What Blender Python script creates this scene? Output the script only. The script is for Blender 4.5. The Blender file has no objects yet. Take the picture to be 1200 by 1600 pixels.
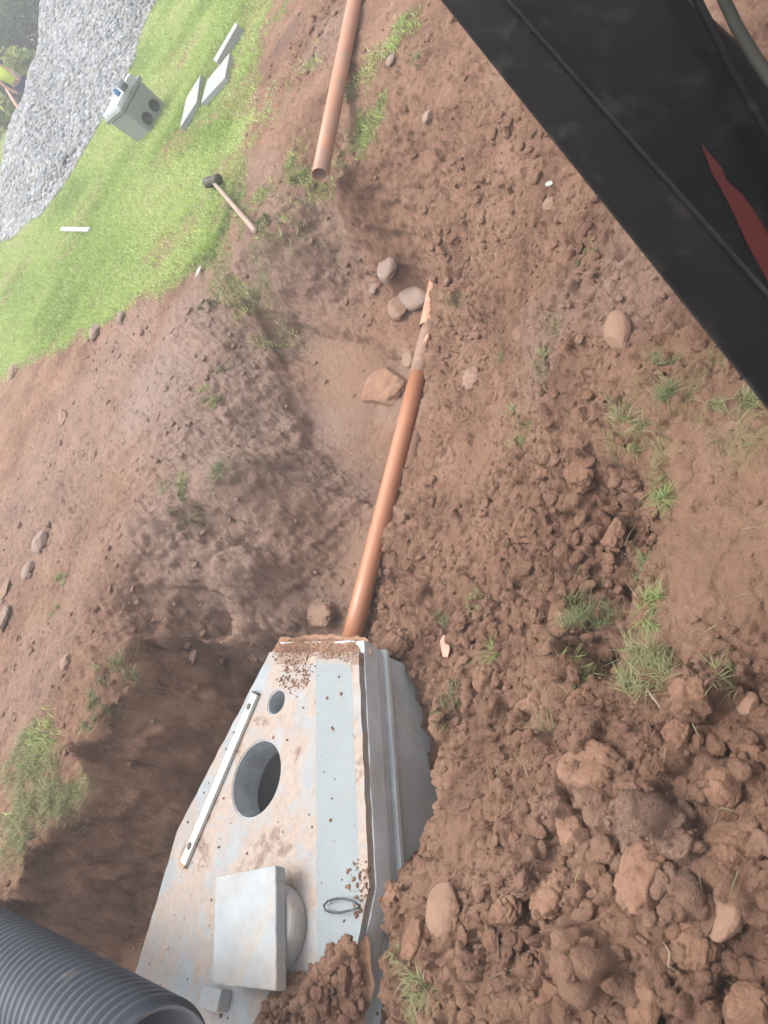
import bpy, math, random
import numpy as np
from mathutils import Vector, Matrix
from mathutils.geometry import tessellate_polygon
random.seed(7); rng = np.random.default_rng(11)
R = math.radians
sc = bpy.context.scene
# ------------------------------------------------------------ camera
FPX = 1250.0; PITCH = R(37); ROLL = R(31); CAMH = 1.95
cP, sP = math.cos(PITCH), math.sin(PITCH)
upi = (-math.cos(ROLL), -math.sin(ROLL))            # world-up as seen in the rolled picture
cam = bpy.data.cameras.new('camera'); co = bpy.data.objects.new('camera', cam); sc.collection.objects.link(co)
cam.sensor_fit = 'VERTICAL'; cam.sensor_height = 36; cam.lens = 36*FPX/1600
cam.clip_start = 0.05; cam.clip_end = 1000
cam.dof.use_dof = True; cam.dof.focus_distance = 4.2; cam.dof.aperture_fstop = 7.0
Fw = Vector((0, cP, -sP)); Rt = Vector((1, 0, 0)); Up = Vector((0, sP, cP))
ca, sa = math.cos(ROLL), math.sin(ROLL)
cx = Rt*sa - Up*ca; cy = Rt*ca + Up*sa
co.matrix_world = Matrix((( cx.x, cy.x, -Fw.x, 0), (cx.y, cy.y, -Fw.y, 0), (cx.z, cy.z, -Fw.z, CAMH), (0, 0, 0, 1)))
sc.camera = co
# ------------------------------------------------------------ light
SUN_EL, SUN_AZ = R(74), R(-50)                        # azimuth clockwise from +Y
world = bpy.data.worlds.new('World'); sc.world = world; world.use_nodes = True
nt = world.node_tree; bg = nt.nodes['Background']
sky = nt.nodes.new('ShaderNodeTexSky'); sky.sky_type = 'NISHITA'; sky.sun_disc = False
sky.sun_elevation = SUN_EL; sky.sun_rotation = SUN_AZ; sky.dust_density = 4.0; sky.air_density = 1.0
hs = nt.nodes.new('ShaderNodeHueSaturation'); hs.inputs['Saturation'].default_value = 0.18
nt.links.new(sky.outputs[0], hs.inputs['Color']); nt.links.new(hs.outputs[0], bg.inputs[0]); bg.inputs[1].default_value = 0.15
sun = bpy.data.lights.new('sun', 'SUN'); sun.energy = 1.15; sun.angle = R(40); sun.color = (1, .97, .93)
so = bpy.data.objects.new('sun', sun); sc.collection.objects.link(so)
sd = Vector((math.sin(SUN_AZ)*math.cos(SUN_EL), math.cos(SUN_AZ)*math.cos(SUN_EL), math.sin(SUN_EL)))
so.rotation_euler = sd.to_track_quat('Z', 'Y').to_euler()
sc.view_settings.view_transform = 'Standard'; sc.view_settings.look = 'None'
sc.view_settings.exposure = 1.52; sc.view_settings.gamma = 1.0
sc.cycles.use_denoising = True

# ------------------------------------------------------------ helpers
C = sc.collection
def ray(px, py):
    dx, dy = px-600, py-800
    u = dx*upi[0]+dy*upi[1]; r = dx*-upi[1]+dy*upi[0]
    return Vector((r, FPX*cP+u*sP, -FPX*sP+u*cP))/FPX     # forward depth 1
def P(px, py, z):                                          # pixel -> point on the level plane z
    d = ray(px, py); t = (z-CAMH)/d.z
    return Vector((d.x*t, d.y*t, z))
def PD(px, py, dep):
    d = ray(px, py); return Vector((d.x*dep, d.y*dep, CAMH+d.z*dep))
def depth_at(p): return (Vector(p)-Vector((0, 0, CAMH))).dot(Fw)

def props(o, label=None, cat=None, group=None, kind=None):
    if label: o['label'] = label
    if cat: o['category'] = cat
    if group: o['group'] = group
    if kind: o['kind'] = kind
    return o
def empty(name, loc, rotz=0, **k):
    o = bpy.data.objects.new(name, None); C.objects.link(o); o.location = loc; o.rotation_euler = (0, 0, rotz)
    o.empty_display_size = .1
    return props(o, **k)
def mesh_np(name, V, F, mat, parent=None, smooth=True, **k):
    """V (n,3) array; F list or (m,k) array of faces"""
    me = bpy.data.meshes.new(name)
    V = np.asarray(V, dtype=np.float32)
    if isinstance(F, np.ndarray):
        m, kk = F.shape
        me.vertices.add(len(V)); me.vertices.foreach_set('co', V.ravel())
        me.loops.add(m*kk); me.loops.foreach_set('vertex_index', F.astype(np.int32).ravel())
        me.polygons.add(m); me.polygons.foreach_set('loop_start', np.arange(0, m*kk, kk, dtype=np.int32))
        me.update(calc_edges=True)
    else:
        me.from_pydata([tuple(map(float, v)) for v in V], [], F); me.update()
    me.polygons.foreach_set('use_smooth', np.full(len(me.polygons), bool(smooth)))
    if mat: me.materials.append(mat)
    o = bpy.data.objects.new(name, me); C.objects.link(o)
    if parent: o.parent = parent
    return props(o, **k)
def attr(o, name, vals):
    a = o.data.attributes.new(name, 'FLOAT', 'POINT'); a.data.foreach_set('value', np.asarray(vals, dtype=np.float32))
def basis(d):
    d = Vector(d).normalized(); u = d.cross(Vector((0, 0, 1)))
    if u.length < 1e-4: u = Vector((1, 0, 0))
    u.normalize(); return d, u, u.cross(d)
def lathe(p0, d, prof, n=40, close=False):
    """profile = [(dist along axis, radius)] revolved about the axis from p0"""
    d, u, v = basis(d); V = []; F = []
    for a, r in prof:
        for i in range(n):
            th = 2*math.pi*i/n
            V.append(Vector(p0)+d*a+(u*math.cos(th)+v*math.sin(th))*r)
    m = len(prof)
    for j in range(m-1 if not close else m):
        for i in range(n):
            a = j*n+i; b = j*n+(i+1) % n; c = ((j+1) % m)*n+(i+1) % n; e = ((j+1) % m)*n+i
            F.append((a, e, c, b))
    return V, F
def tube(pts, r, n=10, cap=True):
    pts = [Vector(p) for p in pts]; V = []; F = []; pu = None
    rr = r if isinstance(r, (list, tuple)) else [r]*len(pts)
    for k, p in enumerate(pts):
        d = (pts[min(k+1, len(pts)-1)]-pts[max(k-1, 0)]).normalized()
        if pu is None: _, pu, _v = basis(d)
        pu = (pu-d*pu.dot(d)).normalized(); pv = d.cross(pu)
        for i in range(n):
            th = 2*math.pi*i/n; V.append(p+(pu*math.cos(th)+pv*math.sin(th))*rr[k])
    for k in range(len(pts)-1):
        for i in range(n):
            a = k*n+i; b = k*n+(i+1) % n; F.append((a, b, b+n, a+n))
    if cap: F.append(tuple(range(n))[::-1]); F.append(tuple(range((len(pts)-1)*n, len(pts)*n)))
    return V, F
def bevel(o, w, seg=2):
    m = o.modifiers.new('bevel', 'BEVEL'); m.width = w; m.segments = seg; m.limit_method = 'ANGLE'; m.angle_limit = R(35)
    return o
def prism(name, quad, z0, z1, mat, parent=None, bev=.004, **k):
    """plan outline (list of xy or points) between two heights"""
    n = len(quad); V = [(q[0], q[1], z0) for q in quad]+[(q[0], q[1], z1) for q in quad]
    ar = sum(quad[i][0]*quad[(i+1) % n][1]-quad[(i+1) % n][0]*quad[i][1] for i in range(n))
    if ar < 0: V = [(q[0], q[1], z0) for q in quad[::-1]]+[(q[0], q[1], z1) for q in quad[::-1]]
    F = [tuple(range(n))[::-1], tuple(range(n, 2*n))]+[(i, (i+1) % n, n+(i+1) % n, n+i) for i in range(n)]
    o = mesh_np(name, V, F, mat, parent, smooth=False, **k)
    if bev: bevel(o, bev)
    return o
def holed(name, outer, holes, z0, z1, mat, parent, bev=0, **k):
    loops = [outer]+holes; flat = [p for l in loops for p in l]; N = len(flat)
    tris = tessellate_polygon([[Vector((p[0], p[1], 0)) for p in l] for l in loops])
    V = [(p[0], p[1], z1) for p in flat]+[(p[0], p[1], z0) for p in flat]; F = []
    for a, b, c in tris:
        A, B, D = flat[a], flat[b], flat[c]
        if (B[0]-A[0])*(D[1]-A[1])-(B[1]-A[1])*(D[0]-A[0]) < 0: b, c = c, b
        F.append((a, b, c)); F.append((N+a, N+c, N+b))
    off = 0
    for li, l in enumerate(loops):
        n = len(l); ar = sum(l[i][0]*l[(i+1) % n][1]-l[(i+1) % n][0]*l[i][1] for i in range(n))
        for i in range(n):
            a = off+i; b = off+(i+1) % n
            F.append((a, N+a, N+b, b) if (ar > 0) == (li == 0) else (b, N+b, N+a, a))
        off += n
    return mesh_np(name, V, F, mat, parent, smooth=False, **k)

# noise ------------------------------------------------------
def h2(ix, iy, s):
    n = (ix.astype(np.int64)*374761393+iy.astype(np.int64)*668265263+s*1274126177) & 0xffffffff
    n = ((n ^ (n >> 13))*1274126177) & 0xffffffff
    n = ((n ^ (n >> 16))*2246822519) & 0xffffffff
    return ((n ^ (n >> 15)) & 0xffffff)/float(0xffffff)
def vn(x, y, s=0):
    ix = np.floor(x); iy = np.floor(y); fx = x-ix; fy = y-iy
    fx = fx*fx*fx*(fx*(fx*6-15)+10); fy = fy*fy*fy*(fy*(fy*6-15)+10)
    a = h2(ix, iy, s); b = h2(ix+1, iy, s); c = h2(ix, iy+1, s); d = h2(ix+1, iy+1, s)
    return (a+(b-a)*fx)*(1-fy)+(c+(d-c)*fx)*fy
def fbm(x, y, s=0, o=4, g=.5):
    t = 0; a = 1; w = 0
    for k in range(o):
        t = t+a*(vn(x*2**k+k*17.3, y*2**k-k*9.1, s+k*31)*2-1); w += a; a *= g
    return t/w
def lumps(x, y, cell, s, prob=.8, rmin=.25, rmax=.62, sq=.8):
    """union of half-sunk rounded lumps on a jittered grid"""
    X = x/cell; Y = y/cell; ix = np.floor(X); iy = np.floor(Y); out = np.zeros_like(X)
    for i in (-1, 0, 1):
        for j in (-1, 0, 1):
            cxx = ix+i; cyy = iy+j
            ex = cxx+h2(cxx, cyy, s); ey = cyy+h2(cxx, cyy, s+1)
            r = (rmin+(rmax-rmin)*h2(cxx, cyy, s+2)**1.5)*(h2(cxx, cyy, s+3) < prob)
            th = h2(cxx, cyy, s+4)*3.14; c_, s_ = np.cos(th), np.sin(th)
            dx = X-ex; dy = Y-ey; a = (dx*c_+dy*s_); b = (-dx*s_+dy*c_)*1.35
            out = np.maximum(out, np.sqrt(np.maximum(r*r-a*a-b*b, 0))*sq)
    return out*cell
def sstep(x, a, b):
    t = np.clip((x-a)/(b-a), 0, 1); return t*t*(3-2*t)
def poly_sd(x, y, poly):
    """signed distance, positive inside"""
    d = np.full(x.shape, 1e9); ins = np.zeros(x.shape, bool); n = len(poly)
    for i in range(n):
        ax, ay = poly[i][0], poly[i][1]; bx, by = poly[(i+1) % n][0], poly[(i+1) % n][1]
        ex, ey = bx-ax, by-ay; t = np.clip(((x-ax)*ex+(y-ay)*ey)/(ex*ex+ey*ey+1e-12), 0, 1)
        d = np.minimum(d, np.hypot(x-ax-t*ex, y-ay-t*ey))
        c = ((ay > y) != (by > y)); xx = ex*(y-ay)/(ey if abs(ey) > 1e-9 else 1e-9)+ax
        ins ^= (c & (x < xx))
    return np.where(ins, d, -d)

# ------------------------------------------------------------ terrain definition
LID = -0.50
TO = Vector((-.73, 3.20, 0)); TA = R(208)
ta = Vector((math.cos(TA), math.sin(TA), 0)); tn = Vector((-ta.y, ta.x, 0))      # tn: towards the digger
def TW(s, t, z=0): v = TO+ta*s+tn*t; return Vector((v.x, v.y, z))
outline = [(0, -.33), (1.02, -.735), (2.75, -.735), (3.75, -.33), (3.75, .33), (2.75, .735), (1.02, .735), (0, .33)]
# px, py, height, cloddiness
CP = [
 (0,600,0,.1),(60,560,0,.2),(130,520,0,.3),(200,485,0,.3),(290,430,-.02,.3),(380,340,-.02,.2),(420,250,-.02,.2),(430,100,.02,.3),(440,0,.02,.3),
 (500,300,-.03,.3),(470,200,-.01,.3),(540,120,0,.3),(600,40,0,.3),(480,60,.04,.6),(590,200,-.03,.3),
 (100,650,-.03,.3),(200,600,-.05,.3),(60,750,-.02,.3),(60,860,0,.4),(0,950,0,.3),(150,800,-.05,.3),(100,1000,-.04,.3),(0,1100,0,.3),(0,1200,0,.3),(60,1250,.02,.3),(0,1350,0,.3),
 (200,1000,-.07,.3),(190,920,-.06,.4),(150,1150,-.06,.3),(120,1260,-.05,.3),(250,850,-.10,.35),(330,870,-.20,.35),
 (240,700,-.08,.3),(330,760,-.16,.3),(400,760,-.34,.3),
 (400,480,-.36,.4),(340,500,-.20,.4),(380,600,-.42,.4),(300,640,-.20,.4),(430,690,-.62,.4),(430,850,-.72,.3),(350,930,-.40,.35),(390,700,-.42,.3),(360,850,-.36,.35),
 (460,430,-.36,.4),(430,380,-.14,.5),(440,540,-.55,.3),(478,560,-.78,.12),(475,650,-.80,.15),(520,400,-.5,.4),
 (560,600,-.86,.1),(540,720,-.88,.35),(520,850,-.90,.25),(560,900,-.93,.2),(600,760,-.92,.2),(620,500,-.86,.3),(600,420,-.74,.35),(560,330,-.40,.5),(500,330,-.12,.4),
 (640,560,-.90,.2),(670,430,-.84,.4),(480,960,-.90,.4),(400,980,-.84,.4),
 (650,310,-.36,.5),(660,380,-.6,.4),(680,230,-.22,.5),(640,130,-.05,.5),(720,100,0,.4),(780,200,0,.5),(700,20,0,.5),
 (690,520,-.78,.5),(680,620,-.84,.5),(650,750,-.88,.5),(620,880,-.90,.7),(600,980,-.92,.8),
 (760,350,-.30,.5),(800,280,-.12,.5),(860,200,0,.4),(920,350,-.02,.5),(740,480,-.60,.7),(850,500,-.26,.6),(800,600,-.38,.6),(760,680,-.66,.4),(720,760,-.80,.5),
 (900,640,-.12,.7),(960,650,-.04,.5),(1000,450,0,.5),(1050,560,0,.5),(1180,650,0,.3),(1190,800,0,.3),(1100,900,0,.3),(1045,780,-.01,.4),(1020,730,-.03,.5),(1040,900,0,.3),
 (860,670,-.20,.8),(850,720,-.48,.9),(970,750,-.30,.9),(900,800,-.30,1),(830,900,-.40,1),(950,950,-.26,1),(985,880,-.30,.9),(780,850,-.55,.9),(700,880,-.74,.8),(720,1000,-.62,1),(800,1000,-.42,1),(880,1060,-.32,.9),(700,1080,-.72,1),
 (1010,950,-.02,.4),(960,1060,-.04,.5),(1000,1040,-.02,.6),(1100,1080,.05,.9),(1190,1000,.02,.5),
 (900,1200,0,1),(1000,1350,.05,1.1),(1100,1200,.08,1.1),(1150,1500,.05,1.1),(900,1500,0,1),(750,1500,-.09,.6),(700,1330,-.28,.35),(700,1420,-.16,.4),(650,1350,-.40,.4),(690,1200,-.60,.5),
 (760,1200,-.36,.7),(820,1130,-.35,1),(660,1500,-.16,.5),(650,1560,-.22,.6),(620,1590,-.34,.7),(640,1420,-.36,.6),(1190,1590,.05,1.1),(700,1590,-.06,.5),(1190,1300,.08,1.1),(1000,1590,.02,1)]
ctrl = [(*P(a, b, z)[:2], z, c) for a, b, z, c in CP]
# soil against the near wall of the tank (tank frame: s, t, z, clod)
for s_, t_, z_, c_ in [(-.06,.42,-.88,.8),(.25,.56,-.93,.8),(.55,.68,-.96,.7),(.80,.80,-.76,.6),(.95,.86,-.56,.6),(1.15,.87,-.58,.6),(1.4,.86,-.72,.6),(1.7,.86,-.64,.6),(.9,1.02,-.42,.6),(1.25,1.02,-.42,.6),(2.2,.9,-.6,.6),(2.8,.9,-.5,.6),(-.12,-.1,-.92,.4)]:
    v = TW(s_, t_); ctrl.append((v.x, v.y, z_, c_))
for x_, y_ in [(-9, 3), (-7, 9), (-3, 12), (0, 9.5), (2, 8), (4, 11), (9, 9), (0, 20), (-14, 14), (14, 20), (6, 4), (9, 1), (3.5, 1), (2.5, 3.2), (0, -2), (5, -5), (-5, -4), (-1.6, .2), (-3.2, .6), (4.2, 6.2), (-4.5, 4.8), (-5.5, 2.2), (-3.2, 6.2), (1.2, .3), (1.4, 1.6), (-40, 0), (40, 0), (0, 60), (-30, 50), (30, 50), (0, -30)]:
    ctrl.append((x_, y_, 0 if y_ < 3.5 or x_ < 3 else .01, .5 if y_ < 5 and x_ < 3 else .1))
CT = np.array(ctrl); cxy = CT[:, :2]
def kern(d): return np.sqrt(d*d+.16**2)
n_ = len(CT); K = np.zeros((n_+1, n_+1))
K[:n_, :n_] = kern(np.hypot(cxy[:, None, 0]-cxy[None, :, 0], cxy[:, None, 1]-cxy[None, :, 1]))-np.eye(n_)*.02
K[:n_, n_] = 1; K[n_, :n_] = 1
WZ = np.linalg.solve(K, np.append(CT[:, 2], 0)); WC = np.linalg.solve(K, np.append(CT[:, 3], 0))
def base_fields(x, y):
    sh = x.shape; x = x.ravel(); y = y.ravel(); z = np.empty(len(x)); c = np.empty(len(x))
    for i in range(0, len(x), 60000):
        k = kern(np.hypot(x[i:i+60000, None]-cxy[None, :, 0], y[i:i+60000, None]-cxy[None, :, 1]))
        z[i:i+60000] = k@WZ[:-1]+WZ[-1]; c[i:i+60000] = k@WC[:-1]+WC[-1]
    return z.reshape(sh), np.clip(c, 0, 1.3).reshape(sh)
rim = [(-10, 1425), (40, 1375), (62, 1335), (115, 1285), (140, 1230), (128, 1180), (160, 1130), (205, 1060), (195, 1000), (215, 955), (262, 940)]
pit = [P(a, b, -.08)[:2] for a, b in rim]+[P(335, 935, -.35)[:2], P(400, 968, -.62)[:2], TW(-.03, -.36)[:2], TW(-.03, -.2)[:2], TW(.5, 0)[:2], TW(4, 0)[:2], TW(4.1, -.9)[:2], (-4.6, 2.8), (-3.9, 3.9)]
tank_in = [(TW(s*1, t*1)) for s, t in [(.04, -.29), (1.03, -.69), (2.74, -.69), (3.7, -.29), (3.7, .29), (2.74, .69), (1.03, .69), (.04, .29)]]
lawn_px = [(445, -60), (418, 30), (408, 100), (398, 170), (385, 250), (368, 325), (330, 395), (262, 440), (190, 488), (130, 522), (50, 562), (-5, 602), (-80, 660)]
cut = [P(a, b, -.80)[:2] for a, b in ((464, 528), (560, 520), (650, 560), (640, 700), (560, 780), (484, 770), (468, 650))]
hol = [P(a, b, -.05)[:2] for a, b in ((850, 690), (900, 668), (955, 690), (1000, 715), (1022, 770), (1004, 850), (992, 940), (985, 1010), (930, 1060), (860, 1020), (810, 880), (800, 760))]
hl0, hl1 = P(815, 880, -.3), P(1010, 850, -.05)
lawn = [P(a, b, 0)[:2] for a, b in lawn_px]+[(-6, 14), (-60, 40), (-60, 120), (80, 120), (80, 12), (7, 9.4)]
def height(x, y, fields=False):
    x = np.asarray(x, float); y = np.asarray(y, float)
    wx = x+.05*fbm(x*3, y*3, 5, 3)+.018*fbm(x*14, y*14, 8, 2); wy = y+.05*fbm(x*3+40, y*3, 6, 3)+.018*fbm(x*14+9, y*14, 9, 2)
    lx = x+.06*fbm(x*2.2, y*2.2, 15, 2); ly = y+.06*fbm(x*2.2+40, y*2.2, 16, 2)
    z, c = base_fields(lx, ly)
    near = np.exp(-np.maximum(np.hypot(x, y-3)-4.5, 0)/2.5)
    gl = sstep(poly_sd(wx, wy, lawn)+.12*fbm(x*4, y*4, 12, 4), -.14, .16)
    c = np.clip(c, .08, 1.3)*(1-gl*.9)
    z = z+(.045+.035*np.clip(c-.5, 0, 1))*fbm(x*2.1, y*2.1, 1, 4)*(.35+c)*(.25+.75*near)
    # pit
    d = poly_sd(lx+.05*fbm(x*4.5, y*4.5, 3, 2), ly+.05*fbm(x*4.5+5, y*4.5, 4, 2), pit)
    dd = np.maximum(d, 0)
    zp = z-(.46*sstep(dd, .01, .17)+.14*sstep(dd, .0, .04)+.8*dd+.06*fbm(x*5, y*5, 77, 3)*sstep(dd, .02, .2))
    z = np.where(d > 0, np.maximum(zp, -1.06+.05*fbm(x*3, y*3, 68, 3)+.04*fbm(x*6, y*6, 66, 3)), z)
    c = np.where(d > .02, np.maximum(c*.35, .28)*(.1+.9*sstep(d, .18, .32)), c)
    rc = sstep(c, .32, .62); c = c*.92+(.03+.14*rc)*near*(1-gl)+.24*rc*near*(1-gl)*sstep(vn(x*1.3, y*1.3, 93), .45, .75)
    cu = poly_sd(x+.02*fbm(x*7, y*7, 31, 3), y+.02*fbm(x*7, y*7, 32, 3), cut); z = z-.085*sstep(cu, -.01, .035); c = np.where(cu > .03, c*.6, c)
    hd = poly_sd(x+.04*fbm(x*5, y*5, 41, 4), y+.04*fbm(x*5, y*5, 42, 4), hol); hu = np.clip(((x-hl0.x)*(hl1.x-hl0.x)+(y-hl0.y)*(hl1.y-hl0.y))/((hl1.x-hl0.x)**2+(hl1.y-hl0.y)**2), 0, 1)
    z = z-.24*sstep(hd, 0, .05)*sstep(hu, .25, .85)
    # clods of several sizes; each size has its own patches
    m = vn(x*1.7, y*1.7, 90); m2 = vn(x*3.1, y*3.1, 91)
    z = z+lumps(wx, wy, .27, 100, .55, .2, .5, .55)*c*np.clip(c-.4, 0, 1)*1.6
    z = z+lumps(wx, wy, .15, 110, .6)*np.clip(c, 0, 1)**1.4*.72*(.3+m)
    z = z+lumps(wx+.3, wy, .085, 120, .7)*np.clip(c, 0, 1)**1.1*.85*(.35+m2)
    z = z+lumps(wx, wy+.2, .047, 130, .75)*(.16+np.clip(c, 0, 1)*.9)*(.45+m)*(1-gl*.7)
    z = z+lumps(x, y, .026, 140, .8)*(.35+.7*np.clip(c, 0, 1))*(.4+m2)*(1-gl*.6)
    rg = 1-np.abs(fbm(x*6, y*6, 200, 4))*2
    wl = 1-.85*sstep(d, -.01, .02)*(1-sstep(d, .16, .26)); c = c*wl
    z = z+(rg*.014*(.3+c)+.013*fbm(x*20, y*20, 210, 4, .62)*(.45+c)+.02*fbm(x*8, y*8, 215, 4, .6)*(.3+c))*wl
    # narrow cracks between lumps
    z = z-.03*np.clip(c, 0, 1)*sstep(1-np.abs(fbm(x*9, y*9, 230, 3))*6, .55, 1)
    ti = poly_sd(x, y, [(v.x, v.y) for v in tank_in])
    z = np.where(ti > 0, np.minimum(z, -1.5), z)
    if fields: return z, c, gl, d
    return z
def hz(x, y): return float(height(np.array([x]), np.array([y]))[0])
def hit(px, py):
    d = ray(px, py); ts = np.concatenate([np.arange(1.2, 9, .012), np.arange(9, 30, .06)])
    X, Y, Z = d.x*ts, d.y*ts, CAMH+d.z*ts
    H = height(X, Y); k = np.argmax(Z < H)
    if k == 0: k = len(ts)-1
    return Vector((X[k], Y[k], H[k])), ts[k]

# ------------------------------------------------------------ materials
def new_mat(name):
    m = bpy.data.materials.new(name); m.use_nodes = True; t = m.node_tree
    return m, t, t.nodes, t.links, t.nodes['Principled BSDF']
def ramp(N, L, src, stops):
    r = N.new('ShaderNodeValToRGB'); L.new(src, r.inputs[0]); e = r.color_ramp.elements
    while len(e) < len(stops): e.new(.5)
    for i, (p, c) in enumerate(stops):
        e[i].position = p; e[i].color = (*c, 1) if len(c) == 3 else c
    return r.outputs[0]
def noise(N, L, vec, scale, detail=6, rough=.6, dist=0):
    n = N.new('ShaderNodeTexNoise'); n.inputs['Scale'].default_value = scale; n.inputs['Detail'].default_value = detail
    n.inputs['Roughness'].default_value = rough; n.inputs['Distortion'].default_value = dist
    L.new(vec, n.inputs['Vector']); return n.outputs[0]
def mix(N, L, f, a, b, mode='MIX'):
    m = N.new('ShaderNodeMix'); m.data_type = 'RGBA'; m.blend_type = mode
    for s, v in ((m.inputs[0], f), (m.inputs[6], a), (m.inputs[7], b)):
        if hasattr(v, 'is_linked') or hasattr(v, 'links'): L.new(v, s)
        else: s.default_value = v if isinstance(v, (int, float)) else (*v, 1)
    return m.outputs[2]
def mth(N, L, op, a, b=0.0, c=None, clamp=False):
    m = N.new('ShaderNodeMath'); m.operation = op; m.use_clamp = clamp
    for s, v in zip(m.inputs, (a, b, c)):
        if v is None: continue
        if isinstance(v, (int, float)): s.default_value = v
        else: L.new(v, s)
    return m.outputs[0]
def bumpn(N, L, bs, h, st=.4, dist=.01, normal=None):
    b = N.new('ShaderNodeBump'); b.inputs['Strength'].default_value = st; b.inputs['Distance'].default_value = dist
    L.new(h, b.inputs['Height'])
    if normal is not None: L.new(normal, b.inputs['Normal'])
    if bs is not None: L.new(b.outputs[0], bs.inputs['Normal'])
    return b.outputs[0]
def coords(N, kind='Object'):
    return N.new('ShaderNodeTexCoord').outputs[kind]
def at(N, name):
    a = N.new('ShaderNodeAttribute'); a.attribute_name = name; return a.outputs['Fac']

SOIL_D = (.132, .066, .041); SOIL_M = (.250, .135, .085); SOIL_L = (.368, .222, .154)
def soil_nodes(N, L, co_):
    a = noise(N, L, co_, 2.3, 6, .62); b = noise(N, L, co_, 19, 8, .7); c = noise(N, L, co_, 95, 4, .7)
    f = mth(N, L, 'MULTIPLY_ADD', a, .5, mth(N, L, 'MULTIPLY_ADD', b, .35, mth(N, L, 'MULTIPLY', c, .15)))
    return ramp(N, L, f, [(.36, SOIL_D), (.5, SOIL_M), (.66, SOIL_L)]), b, c
def ground_mat():
    m, t, N, L, B = new_mat('ground_soil_and_turf'); co_ = coords(N)
    col, nb, nc = soil_nodes(N, L, co_)
    # dry pale soil, fresh orange subsoil, grit; first two also lighten shaded slopes
    col = mix(N, L, mth(N, L, 'MULTIPLY', at(N, 'pale'), .85, clamp=True), col, (0.330, 0.238, 0.195))
    col = mix(N, L, mth(N, L, 'MULTIPLY', at(N, 'orange'), .7, clamp=True), col, (.31, .178, .115))
    col = mix(N, L, mth(N, L, 'MULTIPLY', at(N, 'wet'), .75, clamp=True), col, (0.112, 0.066, 0.050))
    v = N.new('ShaderNodeTexVoronoi'); v.inputs['Scale'].default_value = 55; L.new(co_, v.inputs['Vector'])
    sp = mth(N, L, 'MULTIPLY', mth(N, L, 'LESS_THAN', v.outputs['Distance'], .13), mth(N, L, 'GREATER_THAN', noise(N, L, co_, 9, 2), .55))
    col = mix(N, L, mth(N, L, 'MULTIPLY', sp, .6), col, (.27, .20, .165))
    # turf
    g = ramp(N, L, noise(N, L, co_, 7, 7, .7), [(.35, (.10, .13, .04)), (.5, (.19, .24, .075)), (.68, (.27, .31, .11))])
    g = mix(N, L, mth(N, L, 'MULTIPLY', mth(N, L, 'GREATER_THAN', noise(N, L, co_, 1.6, 6, .75), .56), .55), g, (.28, .22, .13))
    col = mix(N, L, at(N, 'turf'), col, g)
    L.new(col, B.inputs['Base Color'])
    B.inputs['Roughness'].default_value = .82; B.inputs['Specular IOR Level'].default_value = .28
    h = mth(N, L, 'ADD', mth(N, L, 'MULTIPLY', noise(N, L, co_, 48, 8, .72), 1.0), mth(N, L, 'MULTIPLY', noise(N, L, co_, 170, 4, .6), .35))
    bumpn(N, L, B, h, 1.0, .03)
    return m
def soil_mat(name='loose_soil', tint=(1, 1, 1)):
    m, t, N, L, B = new_mat(name); co_ = coords(N)
    g = N.new('ShaderNodeNewGeometry'); col, nb, nc = soil_nodes(N, L, g.outputs['Position'])
    col = mix(N, L, 1.0, col, tint, 'MULTIPLY'); L.new(col, B.inputs['Base Color'])
    B.inputs['Roughness'].default_value = .85; B.inputs['Specular IOR Level'].default_value = .25
    h = mth(N, L, 'ADD', noise(N, L, g.outputs['Position'], 60, 8, .72), mth(N, L, 'MULTIPLY', noise(N, L, g.outputs['Position'], 190, 3, .6), .35))
    bumpn(N, L, B, h, .8, .018); return m
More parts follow.
